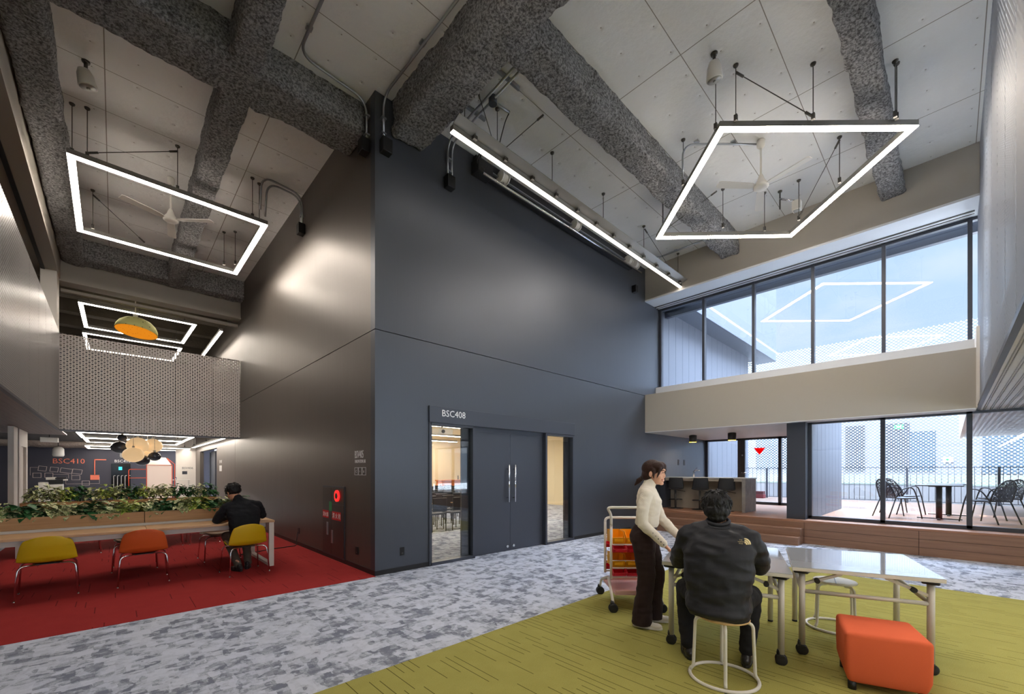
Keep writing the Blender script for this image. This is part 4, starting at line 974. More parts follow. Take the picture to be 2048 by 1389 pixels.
# ================================================================ ottoman
t=thing('ottoman','burnt orange upholstered cube ottoman in front of the right flip table','ottoman',(3.90,.34,0))
M_OTT=mat('burnt_orange_fabric',lin(226,106,70),.9,0,.2,bump=((1,1,1),260,.25,.004))
pb=[(3.72,.515),(3.98,.085),(4.30,.22),(4.08,.60)]
tp=[(3.615,.495),(3.775,.063),(4.20,.20),(4.065,.615)]
def tap(k):   # the cube narrows a little towards its foot
    c=Vector((3.915,.343)); return [tuple(c+(Vector(p)-c)*k) for p in tp]
b=MB(); lv=[(.05,.90),(.13,.985),(.25,1.0),(.40,1.0)]
v=[];f=[]
for z,k in lv: v+=[(x,y,z) for x,y in reversed(tap(k))]
for i in range(3):
    for k in range(4): f.append((i*4+k,i*4+(k+1)%4,(i+1)*4+(k+1)%4,(i+1)*4+k))
f+=[(3,2,1,0),(12,13,14,15)]; b.add(v,f,True); b.build('cushion_body',M_OTT,t,bevel=.028,seg=4)
ring=[Vector((*p,.385)) for p in tap(1.004)]
for p in tap(.80): MB().cyl((p[0],p[1],0),(p[0],p[1],.06),.024,12).build('foot',M_BLACK,t)
# ================================================================ tool cart
M_CART=mat('cart_white_tube',lin(232,226,216),.4); M_PINK=mat('cart_pink_tray',lin(222,176,166),.35); M_YB=mat('yellow_bin',lin(246,176,20),.4); M_RB=mat('red_bin',lin(214,24,46),.4)
cart=thing('tool_cart','white tube cart with a pink tray behind the standing woman','cart',(4.13,2.43,0))
# local axes: u runs along the image width, v away from the viewer
U=Vector((.724,-.69,0)); V=Vector((.69,.724,0)); O=Vector((4.0,2.60,0))
def cp(u,v,z): return O+U*u+V*v+Vector((0,0,z))
W_,D_=.46,.30
for v0 in (0,D_):
    for u0,s in ((0,1),(W_,-1)):
        MB().tube(rounded([cp(u0,v0,.90),cp(u0,v0,.30)],.05),.015,10).build('upright',M_CART,cart)
for u0,s in ((0,-1),(W_,1)):
    MB().tube(rounded([cp(u0,D_/2-.02,.28),cp(u0+s*.03,-.12,.20),cp(u0+s*.03,-.22,.10)],.05,5),.015,10).build('wheel_fork',M_CART,cart)
    MB().tube(rounded([cp(u0,D_/2+.02,.28),cp(u0+s*.03,D_+.08,.20),cp(u0+s*.03,D_+.14,.10)],.05,5),.015,10).build('wheel_fork',M_CART,cart)
MB().tube(rounded([cp(0,0,.88),cp(0,0,1.02),cp(-.06,-.05,1.10),cp(W_+.06,-.05,1.10),cp(W_,0,1.02),cp(W_,0,.88)],.05,5),.015,10).build('push_handle',M_CART,cart)
MB().tube(rounded([cp(0,D_,.80),cp(0,D_,.95),cp(W_,D_,.95),cp(W_,D_,.80)],.05,5),.015,10).build('top_rail',M_CART,cart)
for z in (.68,.50,.42,.32): MB().tube([cp(0,0,z),cp(W_,0,z)],.01,8).tube([cp(0,D_,z),cp(W_,D_,z)],.01,8).build('shelf_rail',M_CART,cart)
Mx=Matrix((U,V,Vector((0,0,1)))).transposed().to_4x4(); Mx.translation=O
MB().box(0,W_,-.18,D_+.1,.17,.19,Mx).box(0,W_,-.18,-.17,.19,.22,Mx).box(0,W_,D_+.09,D_+.1,.19,.22,Mx).build('bottom_tray',M_PINK,cart,bevel=.004)
def bin_(label,u,v,z,w_,d,h,m,g):
    t=thing('parts_bin',label,'storage bin',cp(u+w_/2,v+d/2,z),0,g)
    b=MB(); th=.004; b.box(u,u+w_,v,v+d,z,z+th,Mx).box(u,u+th,v+.03,v+d,z,z+h,Mx).box(u+w_-th,u+w_,v+.03,v+d,z,z+h,Mx).box(u,u+w_,v+d-th,v+d,z,z+h,Mx)
    b.add([(u,v,z),(u+w_,v,z),(u+w_,v-.03,z+h*.55),(u,v-.03,z+h*.55)],[(0,1,2,3)],False,Mx)
    b.add([(u,v,z),(u,v-.03,z+h*.55),(u,v+.03,z+h)],[(0,1,2)],False,Mx).add([(u+w_,v,z),(u+w_,v-.03,z+h*.55),(u+w_,v+.03,z+h)],[(2,1,0)],False,Mx)
    b.build('bin_body',m,t,solid=.004); MB().box(u+.02,u+w_-.02,v-.036,v-.03,z+h*.22,z+h*.42,Mx).build('label_holder',m,t)
pos={0:'left',1:'middle',2:'right'}
for lvl,z,nm in ((0,.69,'upper'),(1,.43,'lower')):
    for k in range(3): bin_('yellow open bin on the %s cart shelf, %s of three'%(nm,pos[k]),.015+k*.15,.02,z,.135,.24,.13,M_YB,'yellow bins on the cart')
    for k in range(3): bin_('red open bin on the %s cart shelf below the yellow ones, %s of three'%(nm,pos[k]),.01+k*.152,-.05,z-.085,.14,.12,.075,M_RB,'red bins on the cart')
    for k in range(3): bin_('red open bin on the far side of the %s cart shelf, %s of three'%(nm,pos[k]),.01+k*.152,D_-.02,z-.085,.14,.12,.075,M_RB,'red bins on the cart')
for u0 in (-.03,W_+.03):
    for v0 in (-.22,D_+.14): p=cp(u0,v0,0); caster(cart,p.x,p.y,R(-44),.048)
# ================================================================ kitchen counter on the deck
M_STONE=mat('grey_stone_laminate',lin(150,146,142),.55,var=((1,1,1),7,.22),bump=((1,1,1),9,.1,.01)); M_CTOP=mat('pale_counter_top',lin(196,194,194),.2); M_CFRONT=mat('counter_front',lin(178,166,148),.6,var=((1,1,1),5,.08))
t=thing('kitchen_counter','grey stone bar counter with a pale top on the raised deck','counter',(11.5,4.55,.48))
MB().box(11.15,12.0,3.44,5.66,1.305,1.335).build('countertop',M_CTOP,t,bevel=.003); MB().box(11.17,11.98,3.45,3.53,.48,1.305).build('end_panel',M_STONE,t,bevel=.002)
MB().box(11.50,11.98,3.53,5.655,.48,1.305).build('front_panel',M_CFRONT,t); MB().box(11.17,11.50,5.5,5.655,.48,1.305).build('side_panel',M_DARK,t)
MB().box(11.17,11.5,3.53,5.5,1.24,1.305).build('apron',M_CFRONT,t)
t=thing('kitchen_tap','chrome kitchen tap on the bar counter','tap',(11.75,4.95,1.335))
MB().cyl((11.75,4.95,1.335),(11.75,4.95,1.5),.02,12).tube(rounded([(11.75,4.95,1.48),(11.75,4.88,1.53),(11.75,4.78,1.52)],.03,4),.014,10).build('spout',M_CHROME,t); MB().bar((11.75,4.95,1.5),(11.75,4.86,1.60),.02,.012).build('lever',M_CHROME,t)
for x,lab in ((12.35,'left of the pair of black wall switches above the bar counter'),(12.75,'right of the pair of black wall switches above the bar counter')):
    t=thing('wall_switch',lab,'switch',(x,YC,1.75)); MB().box(x-.05,x+.05,YC-.012,YC,1.68,1.85).build('plate',M_BLACK,t,bevel=.003); MB().box(x-.02,x+.02,YC-.018,YC-.012,1.74,1.79).build('button',M_WIRE,t)
t0=thing('bar_stool','x','bar stool',(0,0,0))
MB().lathe([(0,0),(.20,0),(.20,.008),(.03,.022),(.026,.03)],(0,0,0),28).build('base_plate',M_BLACK,t0,local=True)
MB().cyl((0,0,.02),(0,0,.50),.026,12).build('column',M_WIRE,t0,local=True)
MB().tube(rounded([(-.17,-.02,.24),(.17,-.02,.24),(.17,.19,.24),(-.17,.19,.24),(-.17,-.02,.24)],.05,4),.011,8).cyl((0,0,.24),(0,.18,.24),.011,8).build('foot_rest',M_BLACK,t0,local=True)
MB().grid(lambda u,v:((2*u-1)*.2,-.19+.38*v,.54+.02*abs(2*u-1)**2-.015*math.sin(v*3.1)),10,10).build('seat',M_BLACK,t0,local=True,solid=.03,sub=1)
MB().grid(lambda u,v:((2*u-1)*(.21-.035*v),-.18-.05*v+.03*abs(2*u-1)**2,.55+.30*v),10,10).build('backrest',M_BLACK,t0,local=True,solid=.025,sub=1)
MB().cyl((.05,.05,.5),(.25,.08,.46),.007,6).build('lever',M_BLACK,t0,local=True)
for i,(x,y,lab) in enumerate(((11.20,5.22,'black swivel bar stool nearest the dark wall at the counter'),(11.25,4.58,'middle of the three black swivel bar stools at the counter'),(11.28,3.95,'black swivel bar stool nearest the end panel of the counter'))):
    if i==0: o=t0; o.location=(x,y,.48); o.rotation_euler=(0,0,R(-62)); o['label']=lab; o['group']='bar stools at the counter'
    else: dup(t0,(x,y,.48),R(-62),lab,'bar stools at the counter')
M_GOLD=mat('gold_inner',lin(240,170,50),.4,.4,emit=(lin(255,170,50),1.0)); M_BULB=emis('downlight_lens',(1,.86,.66),420.)
for x,y,lab in ((12.0,5.08,'black cylinder downlight with a golden inside over the left of the counter'),(12.0,4.035,'black cylinder downlight with a golden inside over the right of the counter')):
    t=thing('cylinder_downlight',lab,'ceiling light',(x,y,2.33)); MB().lathe([(.10,0),(.10,.19),(.07,.2),(0,.2)],(x,y,2.33),24,caps=False).build('can',M_BLACK,t,solid=.006); MB().lathe([(0,.06),(.09,.03),(.093,.0)],(x,y,2.33),24,caps=False).build('inner_reflector',M_GOLD,t); MB().lathe([(0,.035),(.045,.035),(.045,.05),(0,.05)],(x,y,2.33),16).build('lens',M_BULB,t); MB().cyl((x,y,2.52),(x,y,2.535),.05,16).build('mount',M_BLACK,t)
# ================================================================ kitchen end glazing, outdoor deck and neighbours
b=MB()
for y in (5.62,4.62,3.50,3.02,2.22): b.box(14.35,14.47,y-.04,y+.04,.48,2.54)
b.box(14.35,14.47,2.2,5.66,.48,.56).box(14.35,14.47,2.2,5.66,2.48,2.54).box(14.36,14.46,4.45,4.62,.56,2.48)
b.build('window_5',M_DARK,kind='structure')
for a,c in ((4.66,5.58),(3.54,4.45),(3.06,3.46),(2.26,2.98)): MB().box(14.405,14.415,a,c,.56,2.48).build('window_5_pane',M_GLASS,kind='structure')
t=thing('door_handle_set','chrome lever handle on the dark glass door at the end of the kitchen','door handle',(14.35,4.5,1.45)); MB().cyl((14.36,4.52,1.45),(14.30,4.52,1.45),.015,10).cyl((14.31,4.52,1.45),(14.31,4.40,1.45),.012,10).build('lever',M_CHROME,t); MB().cyl((14.36,4.52,2.0),(14.345,4.52,2.0),.025,14).build('lock',M_CHROME,t)
M_REDT=mat('red_film',lin(230,24,34),.5); tq=M_REDT.node_tree; tb=N(tq,'ShaderNodeBsdfTranslucent',ins={'Color':lin(255,40,50)}); ta=N(tq,'ShaderNodeMixShader'); ta.inputs[0].default_value=.6
L(tq,bsdf(M_REDT).outputs[0],ta.inputs[1]); L(tq,tb.outputs[0],ta.inputs[2]); L(tq,ta.outputs[0],[n_ for n_ in tq.nodes if n_.type=='OUTPUT_MATERIAL'][0].inputs[0])
t=MB().prism([(-.16,.0),(.16,.0),(.0,-.22)],0,.003,basis((14.40,4.05,2.22),(0,-1,0),(0,0,1))).build('fire_access_triangle',M_REDT,label='red triangle sticker on the glass door at the end of the kitchen',cat='sticker')
# kitchen box seen from outside: cladding with joints
def clad(name,axis,c,a0,a1,z0,z1,pitch=.46,m=None,face=1):
    b=MB(); n=max(1,round(abs(a1-a0)/pitch)); lo,hi=min(a0,a1),max(a0,a1)
    for k in range(n):
        p,q=lo+(hi-lo)*k/n+.006,lo+(hi-lo)*(k+1)/n-.006
        if axis=='x': b.box(p,q,c,c+face*.04,z0,z1)
        else: b.box(c,c+face*.04,p,q,z0,z1)
    if axis=='x': b.box(lo,hi,c+face*.04,c+face*.06,z0,z1)
    else: b.box(c+face*.04,c+face*.06,lo,hi,z0,z1)
    return b.build(name,m or M_OPANEL,kind='structure')
clad('wall_kitchen_side','x',2.03,10.87,14.3,.48,2.95,.42)
st('roof_kitchen',M_OPANEL,(11.3,14.5,2.02,YC,2.85,3.0))
clad('wall_block','x',YC+.02,14.5,18.75,.3,6.3,.46)
clad('wall_block_upper','x',YC+.02,11.3,14.5,3.0,6.3,.46)
st('wall_block_core',M_OPANEL,(11.3,18.7,YC+.09,YC+.5,3.4,9.5),(14.5,18.7,YC+.09,YC+.5,.3,3.4))
M_POUT=m_perf('perforated_outdoor_sheet',lin(112,118,130),'right',.5)
b=MB().box(11.25,20.3,5.08,5.085,6.15,9.4).box(11.25,20.3,5.08,YC+.1,6.15,6.155).box(20.3,20.305,5.08,YC+.5,6.15,9.4); b.build('wall_overhang',M_POUT,kind='structure')
st('wall_overhang_core',M_OPANEL,(11.3,20.2,5.3,YC+.6,6.3,9.3))
# outdoor deck
st('floor_outdoor_deck',M_ODECK,(10.88,18.9,-8,YC,.40,.475),(14.6,18.9,YC,12,.40,.475))
st('ground_outside',mat('outdoor_concrete',lin(176,174,168),.9,var=((1,1,1),3,.1)),(10.9,60,-40,50,-.6,-.3),(-60,10.9,-60,-6.3,-.6,-.3),(-60,-7.3,-6.3,60,-.6,-.3))
# canopy over the right part of the deck
st('ceiling_canopy',M_PSOF,(10.9,19.0,-8,-.30,2.545,2.55))
st('roof_canopy',M_WHITEP,(10.9,19.05,-8,-.26,2.56,3.35)); st('trim_25',M_WHITEP,(10.9,19.08,-.26,-.20,2.50,3.35))
t=thing('canopy_post','dark steel post at the outer edge of the canopy','post',(18.0,-1.5,.475)); MB().box(17.93,18.07,-1.60,-1.46,.475,2.54).build('post_shaft',M_DARK,t); MB().box(17.88,18.12,-1.65,-1.41,.475,.49).build('base_plate',M_DARK,t)
# guard railing
t=thing('guard_railing','thin dark guard railing along the outer edge of the outdoor deck','railing',(18.6,2,.475))
RLX=lambda y:18.55-.10*(y-2)
b=MB().bar((RLX(9),9,1.62),(RLX(-7),-7,1.62),.04,.02).bar((RLX(9),9,.53),(RLX(-7),-7,.53),.03,.02); b.build('rails',M_DARK,t)
b=MB(); 
for k in range(115):
    y=9-k*.14; b.cyl((RLX(y),y,.53),(RLX(y),y,1.62),.008,5)
s=b.build('balusters',M_DARK,t); s['kind']='stuff'
b=MB()
for k in range(9):
    y=8.8-k*1.96; b.box(RLX(y)-.02,RLX(y)+.02,y-.03,y+.03,.475,1.63)
    
b.build('posts',M_DARK,t)
# low perforated parapet wall and lattice façade of the next building
M_LATT=mat('white_lattice_panel',lin(200,205,212),.6); n=NB(M_LATT); x,y,z=n.pos()
# flower mesh: hexagonal cells with star struts
def ov(ou,ov_):
    fu=n.m('SUBTRACT',n.m('FRACT',n.m('ADD',n.m('DIVIDE',y,.145),ou)),.5); fv=n.m('SUBTRACT',n.m('FRACT',n.m('ADD',n.m('DIVIDE',z,.125),ov_)),.5)
    return n.m('LESS_THAN',n.m('ADD',n.m('MULTIPLY',n.m('MULTIPLY',fu,fu),6.4),n.m('MULTIPLY',n.m('MULTIPLY',fv,fv),10.4)),1.)
hole=n.m('MAXIMUM',ov(0.,0.),ov(.5,.5))
n.hole(M_LATT,hole)
XF=23.2
b=MB()
for k in range(16): b.box(XF,XF+.03,-14+k*2.1+.004,-14+(k+1)*2.1-.004,1.0,7.2)
b.build('wall_lattice',M_LATT,kind='structure')
M_NB=mat('neighbour_wall',lin(108,114,124),.7); M_NG=mat('neighbour_glass',lin(70,88,104),.12,.1); M_ND=mat('neighbour_dark',lin(52,60,70),.4)
st('wall_neighbour',M_NB,(25,25.3,-20,30,-.5,6.2)); st('wall_neighbour_top',M_NB,(25.2,26,-20,30,6.2,6.6))
for y0,y1,z0,z1,m in ((6.2,7.2,1.6,3.3,M_NG),(5.0,6.0,1.6,3.4,M_ND),(3.6,4.5,1.5,3.6,M_ND),(2.7,3.4,1.5,3.6,M_ND),(1.2,2.1,1.5,3.6,M_ND),(.4,1.2,1.5,3.2,M_NG),(-2.6,-.9,1.4,3.9,M_NG),(-6,-2.8,1.4,3.6,M_NG),(-14,20,.9,1.35,mat('neighbour_green_band',lin(120,130,122),.7)),(7.6,9.0,1.4,3.6,M_ND),(9.5,12,1.4,3.6,M_ND),(-14,20,4.2,5.6,M_NG)):
    st('window_neighbour',m,(24.96,25.0,y0,y1,z0,z1))
M_PWALL=m_perf('perforated_parapet',lin(120,120,124),'left',.7)
st('wall_parapet',M_PWALL,(20.4,20.42,-14,14,-.3,.98)); st('wall_parapet_back',M_NB,(20.9,21,-14,14,-.3,.9))
for y,z_,lab in ((1.55,3.45,'green exit light on the neighbouring facade, the upper one'),(.05,1.98,'white sign with a green arrow on the neighbouring facade')):
    t=thing('exit_sign',lab,'sign',(24.9,y,z_)); MB().box(24.93,24.999,y-.15,y+.15,z_-.10,z_+.10).build('sign_box',M_WHITE if z_<3 else M_GREENS,t); MB().prism([(-.08,0),(0,.06),(0,.02),(.08,.02),(.08,-.02),(0,-.02),(0,-.06)],0,.004,basis((24.926,y,z_),(0,-1,0),(0,0,1))).build('arrow',M_GREENS if z_<3 else M_SIGN,t)
for y in (4.6,-1.2,2.9): 
    pass
t=thing('crate','red stacked crates by the railing outside the kitchen door','crate',(17.9,5.0,.475)); MB().box(17.7,18.0,4.85,5.2,.475,.62).build('lower_crate',mat('crate_red',lin(92,24,32),.6),t,bevel=.01); MB().box(17.72,17.98,4.86,5.18,.62,.74).build('upper_crate',mat('crate_dark_red',lin(64,20,26),.6),t,bevel=.01)
# ================================================================ outdoor tables and chairs
M_OM=mat('anthracite_metal',lin(52,56,64),.4,.3); M_MESHW=mat('woven_mesh',lin(60,66,78),.6); nn=NB(M_MESHW); x,y,z=nn.pos()
hh=nn.m('LESS_THAN',nn.noise(nn.comb(nn.m('MULTIPLY',x,60.),nn.m('MULTIPLY',y,60.),nn.m('MULTIPLY',z,60.)),1.,1,.5),.42); nn.hole(M_MESHW,hh)
def patio_table(label,x,y,g):
    t=thing('patio_table',label,'table',(x,y,.475),0,g)
    MB().box(x-.36,x+.36,y-.36,y+.36,.475+.71,.475+.735).build('tabletop',M_OM,t,bevel=.012); MB().cyl((x,y,.49),(x,y,1.185),.05,16).build('column',M_OM,t)
    MB().box(x-.16,x+.16,y-.16,y+.16,1.165,1.184).build('top_plate',M_OM,t)
    MB().bar((x-.34,y,.487),(x+.34,y,.487),.05,.022).bar((x,y-.34,.487),(x,y+.34,.487),.05,.022).build('cross_base',M_OM,t)
patio_table('square dark patio table on the outdoor deck, the one nearer the window',12.75,.16,'patio tables'); patio_table('square dark patio table on the outdoor deck, the one nearer the railing',14.0,.02,'patio tables')
c=thing('patio_chair','x','chair',(0,0,0))
def hoop(u): # back hoop in local coords, front is +y
    a=math.pi*(u); return Vector((.235*math.cos(a)*(1+.12*math.sin(a)),-.20-.14*math.sin(a),.43+.42*math.sin(a)**.8))
MB().tube([hoop(k/24) for k in range(25)],.013,8).build('back_frame',M_OM,c,local=True)
MB().grid(lambda u,v:(lambda h:Vector((h.x*(.97),h.y*1.0-.015*math.sin(math.pi*u),.43+(h.z-.43)*v)) )(Vector((.235*math.cos(math.pi*u)*(1+.12*math.sin(math.pi*u)),-.20-.14*math.sin(math.pi*u)*v,.43+.42*math.sin(math.pi*u)**.8))),20,10).build('back_mesh',M_MESHW,c,local=True)
MB().grid(lambda u,v:((2*u-1)*(.235-.02*v),-.21+.43*v,.435-.02*math.sin(math.pi*v)+.012*v),8,8).build('seat_mesh',M_MESHW,c,local=True,solid=.008)
MB().tube(rounded([(-.235,-.2,.43),(-.215,.22,.44),(.215,.22,.44),(.235,-.2,.43)],.05,4),.012,8).build('seat_frame',M_OM,c,local=True)
for s in (-1,1):
    MB().tube(rounded([(s*.235,-.19,.45),(s*.255,-.06,.66),(s*.255,.12,.68),(s*.235,.22,.44),(s*.25,.30,0)],.10,6),.012,8).build('arm_leg',M_OM,c,local=True)
    MB().tube([(s*.225,-.19,.43),(s*.25,-.34,0)],.012,8).build('leg',M_OM,c,local=True)
for i,(x,y,rz,lab) in enumerate(((12.55,.80,-142,'mesh back patio chair at the left of the nearer patio table'),(12.45,-.52,-38,'mesh back patio chair at the right of the nearer patio table'),(13.7,.78,-138,'mesh back patio chair at the left of the farther patio table'),(13.6,-.72,-42,'mesh back patio chair at the right of the farther patio table'))):
    if i==0: o=c; o.location=(x,y,.475); o.rotation_euler=(0,0,R(rz)); o['label']=lab; o['group']='patio chairs'
    else: dup(c,(x,y,.475),R(rz),lab,'patio chairs')
# ================================================================ people
M_SKIN=mat('skin',lin(226,172,142),.5,0,.4); M_SKIN2=mat('skin_tan',lin(206,152,122),.5,0,.4)
M_LIP=mat('lip',lin(196,110,100),.45); M_TEETH=mat('teeth',lin(244,240,232),.3); M_EYE=mat('eye_dark',lin(30,22,20),.3)
def hairmat(n,c):
    m=mat(n,c,.5,0,.3); b=NB(m); x,y,z=b.pos(); h=b.noise(b.comb(b.m('MULTIPLY',x,160.),b.m('MULTIPLY',y,160.),b.m('MULTIPLY',z,24.)),1.,3,.6); b.bump(h,.5,.006,m); return m
M_HB=hairmat('dark_brown_hair',lin(52,32,26)); M_HK=hairmat('black_hair',lin(26,25,27))
def fabric(n,c,ribs=None,rough=.85,st=.35,dist=.01,sc=9):
    m=mat(n,c,rough,0,.3); b=NB(m); t=m.node_tree; tc=N(t,'ShaderNodeTexCoord'); h=b.noise(tc.outputs['Object'],sc,5,.6)
    if ribs:
        s=N(t,'ShaderNodeSeparateXYZ'); L(t,tc.outputs['Object'],s.inputs[0])
        a=b.m('ADD',s.outputs[1],b.m('MULTIPLY',s.outputs[0],.8)); w_=b.m('SINE',b.m('MULTIPLY',a,ribs)); h=b.m('ADD',b.m('MULTIPLY',h,.6),b.m('MULTIPLY',w_,.25))
    b.bump(h,st,dist,m); return m
M_KNIT=fabric('cream_rib_knit',lin(238,228,210),900.,.9,.3,.005,14); M_TROU=fabric('dark_brown_cloth',lin(50,36,36),None,.85,.3,.01,12)
M_JACK=fabric('charcoal_nylon',lin(36,37,43),None,.55,.22,.03,5); M_PANT=fabric('black_cloth',lin(28,28,32),None,.85,.3,.01,14)
M_SWEAT=fabric('black_knit',lin(28,29,33),None,.9,.3,.01,30); M_KHAKI=fabric('grey_khaki_cloth',lin(96,88,78),None,.85,.3,.01,14)
M_SNEAK=mat('off_white_sneaker',lin(228,220,208),.6); M_SHOE=mat('black_leather',lin(30,28,30),.3)
def tf(parts,H):
    out=[]; Rm=H.to_3x3()
    for p in parts:
        if p[0]=='ell':
            E=Euler(p[3]).to_matrix() if len(p)>3 else Matrix.Identity(3); out.append(('ell',H@Vector(p[1]),p[2],tuple((Rm@E).to_euler())))
        elif p[0]=='cap': out.append(('cap',H@Vector(p[1]),H@Vector(p[2]),p[3],p[4]))
        elif p[0]=='path': out.append(('path',[H@Vector(q) for q in p[1]],p[2]))
    return out
def both(p):
    a=list(p); b=list(p); b[1]=(p[1][0],-p[1][1],p[1][2]); return [tuple(a),tuple(b)]
def head_parts():
    h=[('ell',(-.012,0,.035),(.098,.076,.085)),('ell',(.028,0,-.015),(.066,.063,.085)),('ell',(.042,0,-.068),(.046,.047,.04)),('ell',(.074,0,-.094),(.022,.024,.018)),
       ('path',[(.088,0,.016),(.098,0,-.010),(.102,0,-.024)],[.006,.008,.009]),('ell',(.086,0,.034),(.016,.045,.012)),
       ('ell',(.090,0,-.058),(.011,.022,.007)),('ell',(.086,0,-.070),(.012,.02,.008))]
    for p in (('ell',(.096,.009,-.026),(.008,.006,.005)),('ell',(.060,.036,-.034),(.030,.026,.026)),('ell',(-.008,.078,-.008),(.018,.009,.030),(0,.15,0)),('ell',(-.004,.080,-.030),(.009,.007,.012))): h+=both(p)
    return h
def hand_parts(side,curl=.25,spread=1.):
    """wrist at the origin, fingers along +x, thumb towards side*y, back of the hand up"""
    s=side; h=[('ell',(.045,0,0),(.050,.038,.013)),('ell',(.012,0,.0),(.024,.027,.017)),('ell',(.035,s*.022,-.006),(.030,.018,.014))]
    for y,l,a in ((.028,.068,.10),(.009,.076,.03),(-.010,.071,-.04),(-.028,.055,-.13)):
        y*=s; d=Vector((math.cos(a*spread),s*math.sin(a*spread),0)); p=Vector((.082-.004*abs(y)/.03,y,.0)); pts=[p]; c=0; 
        for k,f in enumerate((.42,.33,.25)):
            c+=curl*(.6+.5*k); q=pts[-1]+Vector((d.x*math.cos(c),d.y*math.cos(c),-math.sin(c)))*l*f; pts.append(q)
        h.append(('path',[p-d*.02]+pts,[.0095,.0092,.0085,.0078,.0068]))
    h.append(('path',[(.020,s*.026,-.004),(.045,s*.050,-.008),(.068,s*.060,-.012),(.086,s*.062,-.016)],[.012,.0105,.009,.0075]))
    return h
def frame_m(o,fwd,up=(0,0,1)):
    x=Vector(fwd).normalized(); z=Vector(up); y=z.cross(x).normalized(); z=x.cross(y); M=Matrix((x,y,z)).transposed().to_4x4(); M.translation=Vector(o); return M
def shoe(t,name,o,yaw,m,sole,l=.255):
    H=Matrix.Translation(o)@Matrix.Rotation(yaw,4,'Z')
    s=blob(tf([('ell',(-.06,0,.045),(.058,.036,.045)),('ell',(.02,0,.036),(.085,.042,.034)),('ell',(.10,0,.030),(.062,.041,.028)),('cap',(-.055,0,.05),(-.055,0,.085),.036,.034)],H),.007,name,m,t,4)
    b=MB(); n=24; pl=[]
    for k in range(n):
        a=2*math.pi*k/n; pl.append((.025+.138*math.cos(a),(.044 if math.cos(a)>-.2 else .040)*math.copysign(abs(math.sin(a))**.75,math.sin(a))))
    b.prism(pl,0,.022,H); b.build('sole',sole,s,local=True,bevel=.004); return s
def wrinkle(a,f,off=0.,sx=1.):
    def d(c,n): q=Vector((c.x*f+off,c.y*f*sx,c.z*f*1.6)); return a*(noise.noise(q)*.8+noise.noise(q*2.3)*.5-abs(noise.noise(q*1.3+Vector((9,9,9))))*.7)
    return d
def face(t,H,hair,smile=True):
    b=MB()
    for s in (-1,1): b.tube([H@Vector(p) for p in [(.086,s*.044,.006),(.094,s*.036,.012),(.098,s*.026,.011),(.098,s*.018,.005)]],[.0015,.0026,.0026,.0015],6)
    b.build('eyes',M_EYE,t,local=True)
    b=MB()
    for s in (-1,1): b.tube([H@Vector(p) for p in [(.084,s*.05,.030),(.098,s*.036,.036),(.103,s*.018,.032)]],[.002,.0035,.0025],6)
    b.build('eyebrows',hair,t,local=True)
    if smile:
        MB().ell((0,0,0),(.006,.019,.006),16,8,H@Matrix.Translation((.092,0,-.064))).build('teeth',M_TEETH,t,local=True)
        MB().tube([H@Vector(p) for p in [(.078,-.028,-.052),(.091,-.016,-.057),(.0965,0,-.058),(.091,.016,-.057),(.078,.028,-.052)]],[.0015,.003,.0034,.003,.0015],8).tube([H@Vector(p) for p in [(.078,-.028,-.054),(.090,-.015,-.069),(.094,0,-.073),(.090,.015,-.069),(.078,.028,-.054)]],[.0015,.003,.0038,.003,.0015],8).build('lips',M_LIP,t,local=True)
# ---------------------------------------------------------------- standing woman
w=thing('person','standing woman in a cream turtleneck and dark brown trousers, smiling with hands on the table','person',(3.778,2.04,.004),R(-66))
HW=Matrix.Translation((.062,-.005,1.477))@Matrix.Rotation(R(-16),4,'Z')@Matrix.Rotation(R(4),4,'Y')
shR,elR,wrR=(.0,-.165,1.275),(-.03,-.215,1.00),(.165,-.195,.815)
shL,elL,wrL=(.02,.165,1.275),(.12,.205,1.01),(.315,.13,.83)
HR=frame_m(wrR,(.62,.16,-.62),(.55,.1,.62)); HL=frame_m(wrL,(.62,-.05,-.55),(.5,0,.62))
legR=[(-.035,-.08,.86),(-.005,-.095,.50),(-.055,-.105,.09)]; legL=[(-.035,.08,.86),(.075,.10,.50),(.03,.115,.09)]
bp=tf(head_parts(),HW)+tf(hand_parts(-1 if False else 1,.18),HR)+tf(hand_parts(-1,.18),HL)
bp+=[('cap',(.0,0,1.33),(.035,0,1.43),.050,.046),('loft',[((0,0,.88),.12,.09),((0,0,1.0),.10,.08),((.005,0,1.18),.12,.09),((0,0,1.30),.12,.07)]),
     ('path',[shR,elR,wrR],[.038,.032,.024]),('path',[shL,elL,wrL],[.038,.032,.024]),('path',legR,[.065,.05,.035]),('path',legL,[.065,.05,.035])]
blob(bp,.0048,'body',M_SKIN,w,3)
face(w,HW,M_HB)
# hair with side parting, bangs and a low ponytail
hp=tf([('ell',(-.020,0,.042),(.108,.087,.090)),('ell',(-.055,0,-.02),(.068,.078,.072)),('ell',(.032,-.036,.066),(.068,.048,.052)),('ell',(.032,.036,.066),(.068,.048,.052)),
     ('path',[(.05,-.050,.085),(.074,-.066,.045),(.068,-.075,.0),(.052,-.076,-.045)],[.024,.018,.012,.004]),('path',[(.05,.045,.09),(.080,.058,.045),(.074,.070,.0),(.056,.074,-.04)],[.024,.018,.012,.004]),
     ('path',[(.02,-.076,.03),(.022,-.080,-.02),(.028,-.077,-.065)],[.018,.010,.003]),
     ('ell',(-.10,0,-.045),(.03,.03,.03)),('path',[(-.10,0,-.045),(-.150,-.004,-.085),(-.185,-.006,-.135)],[.020,.026,.008])],HW)
blob(hp,.005,'hair',M_HB,w,7,disp=wrinkle(.0018,40.,3.))
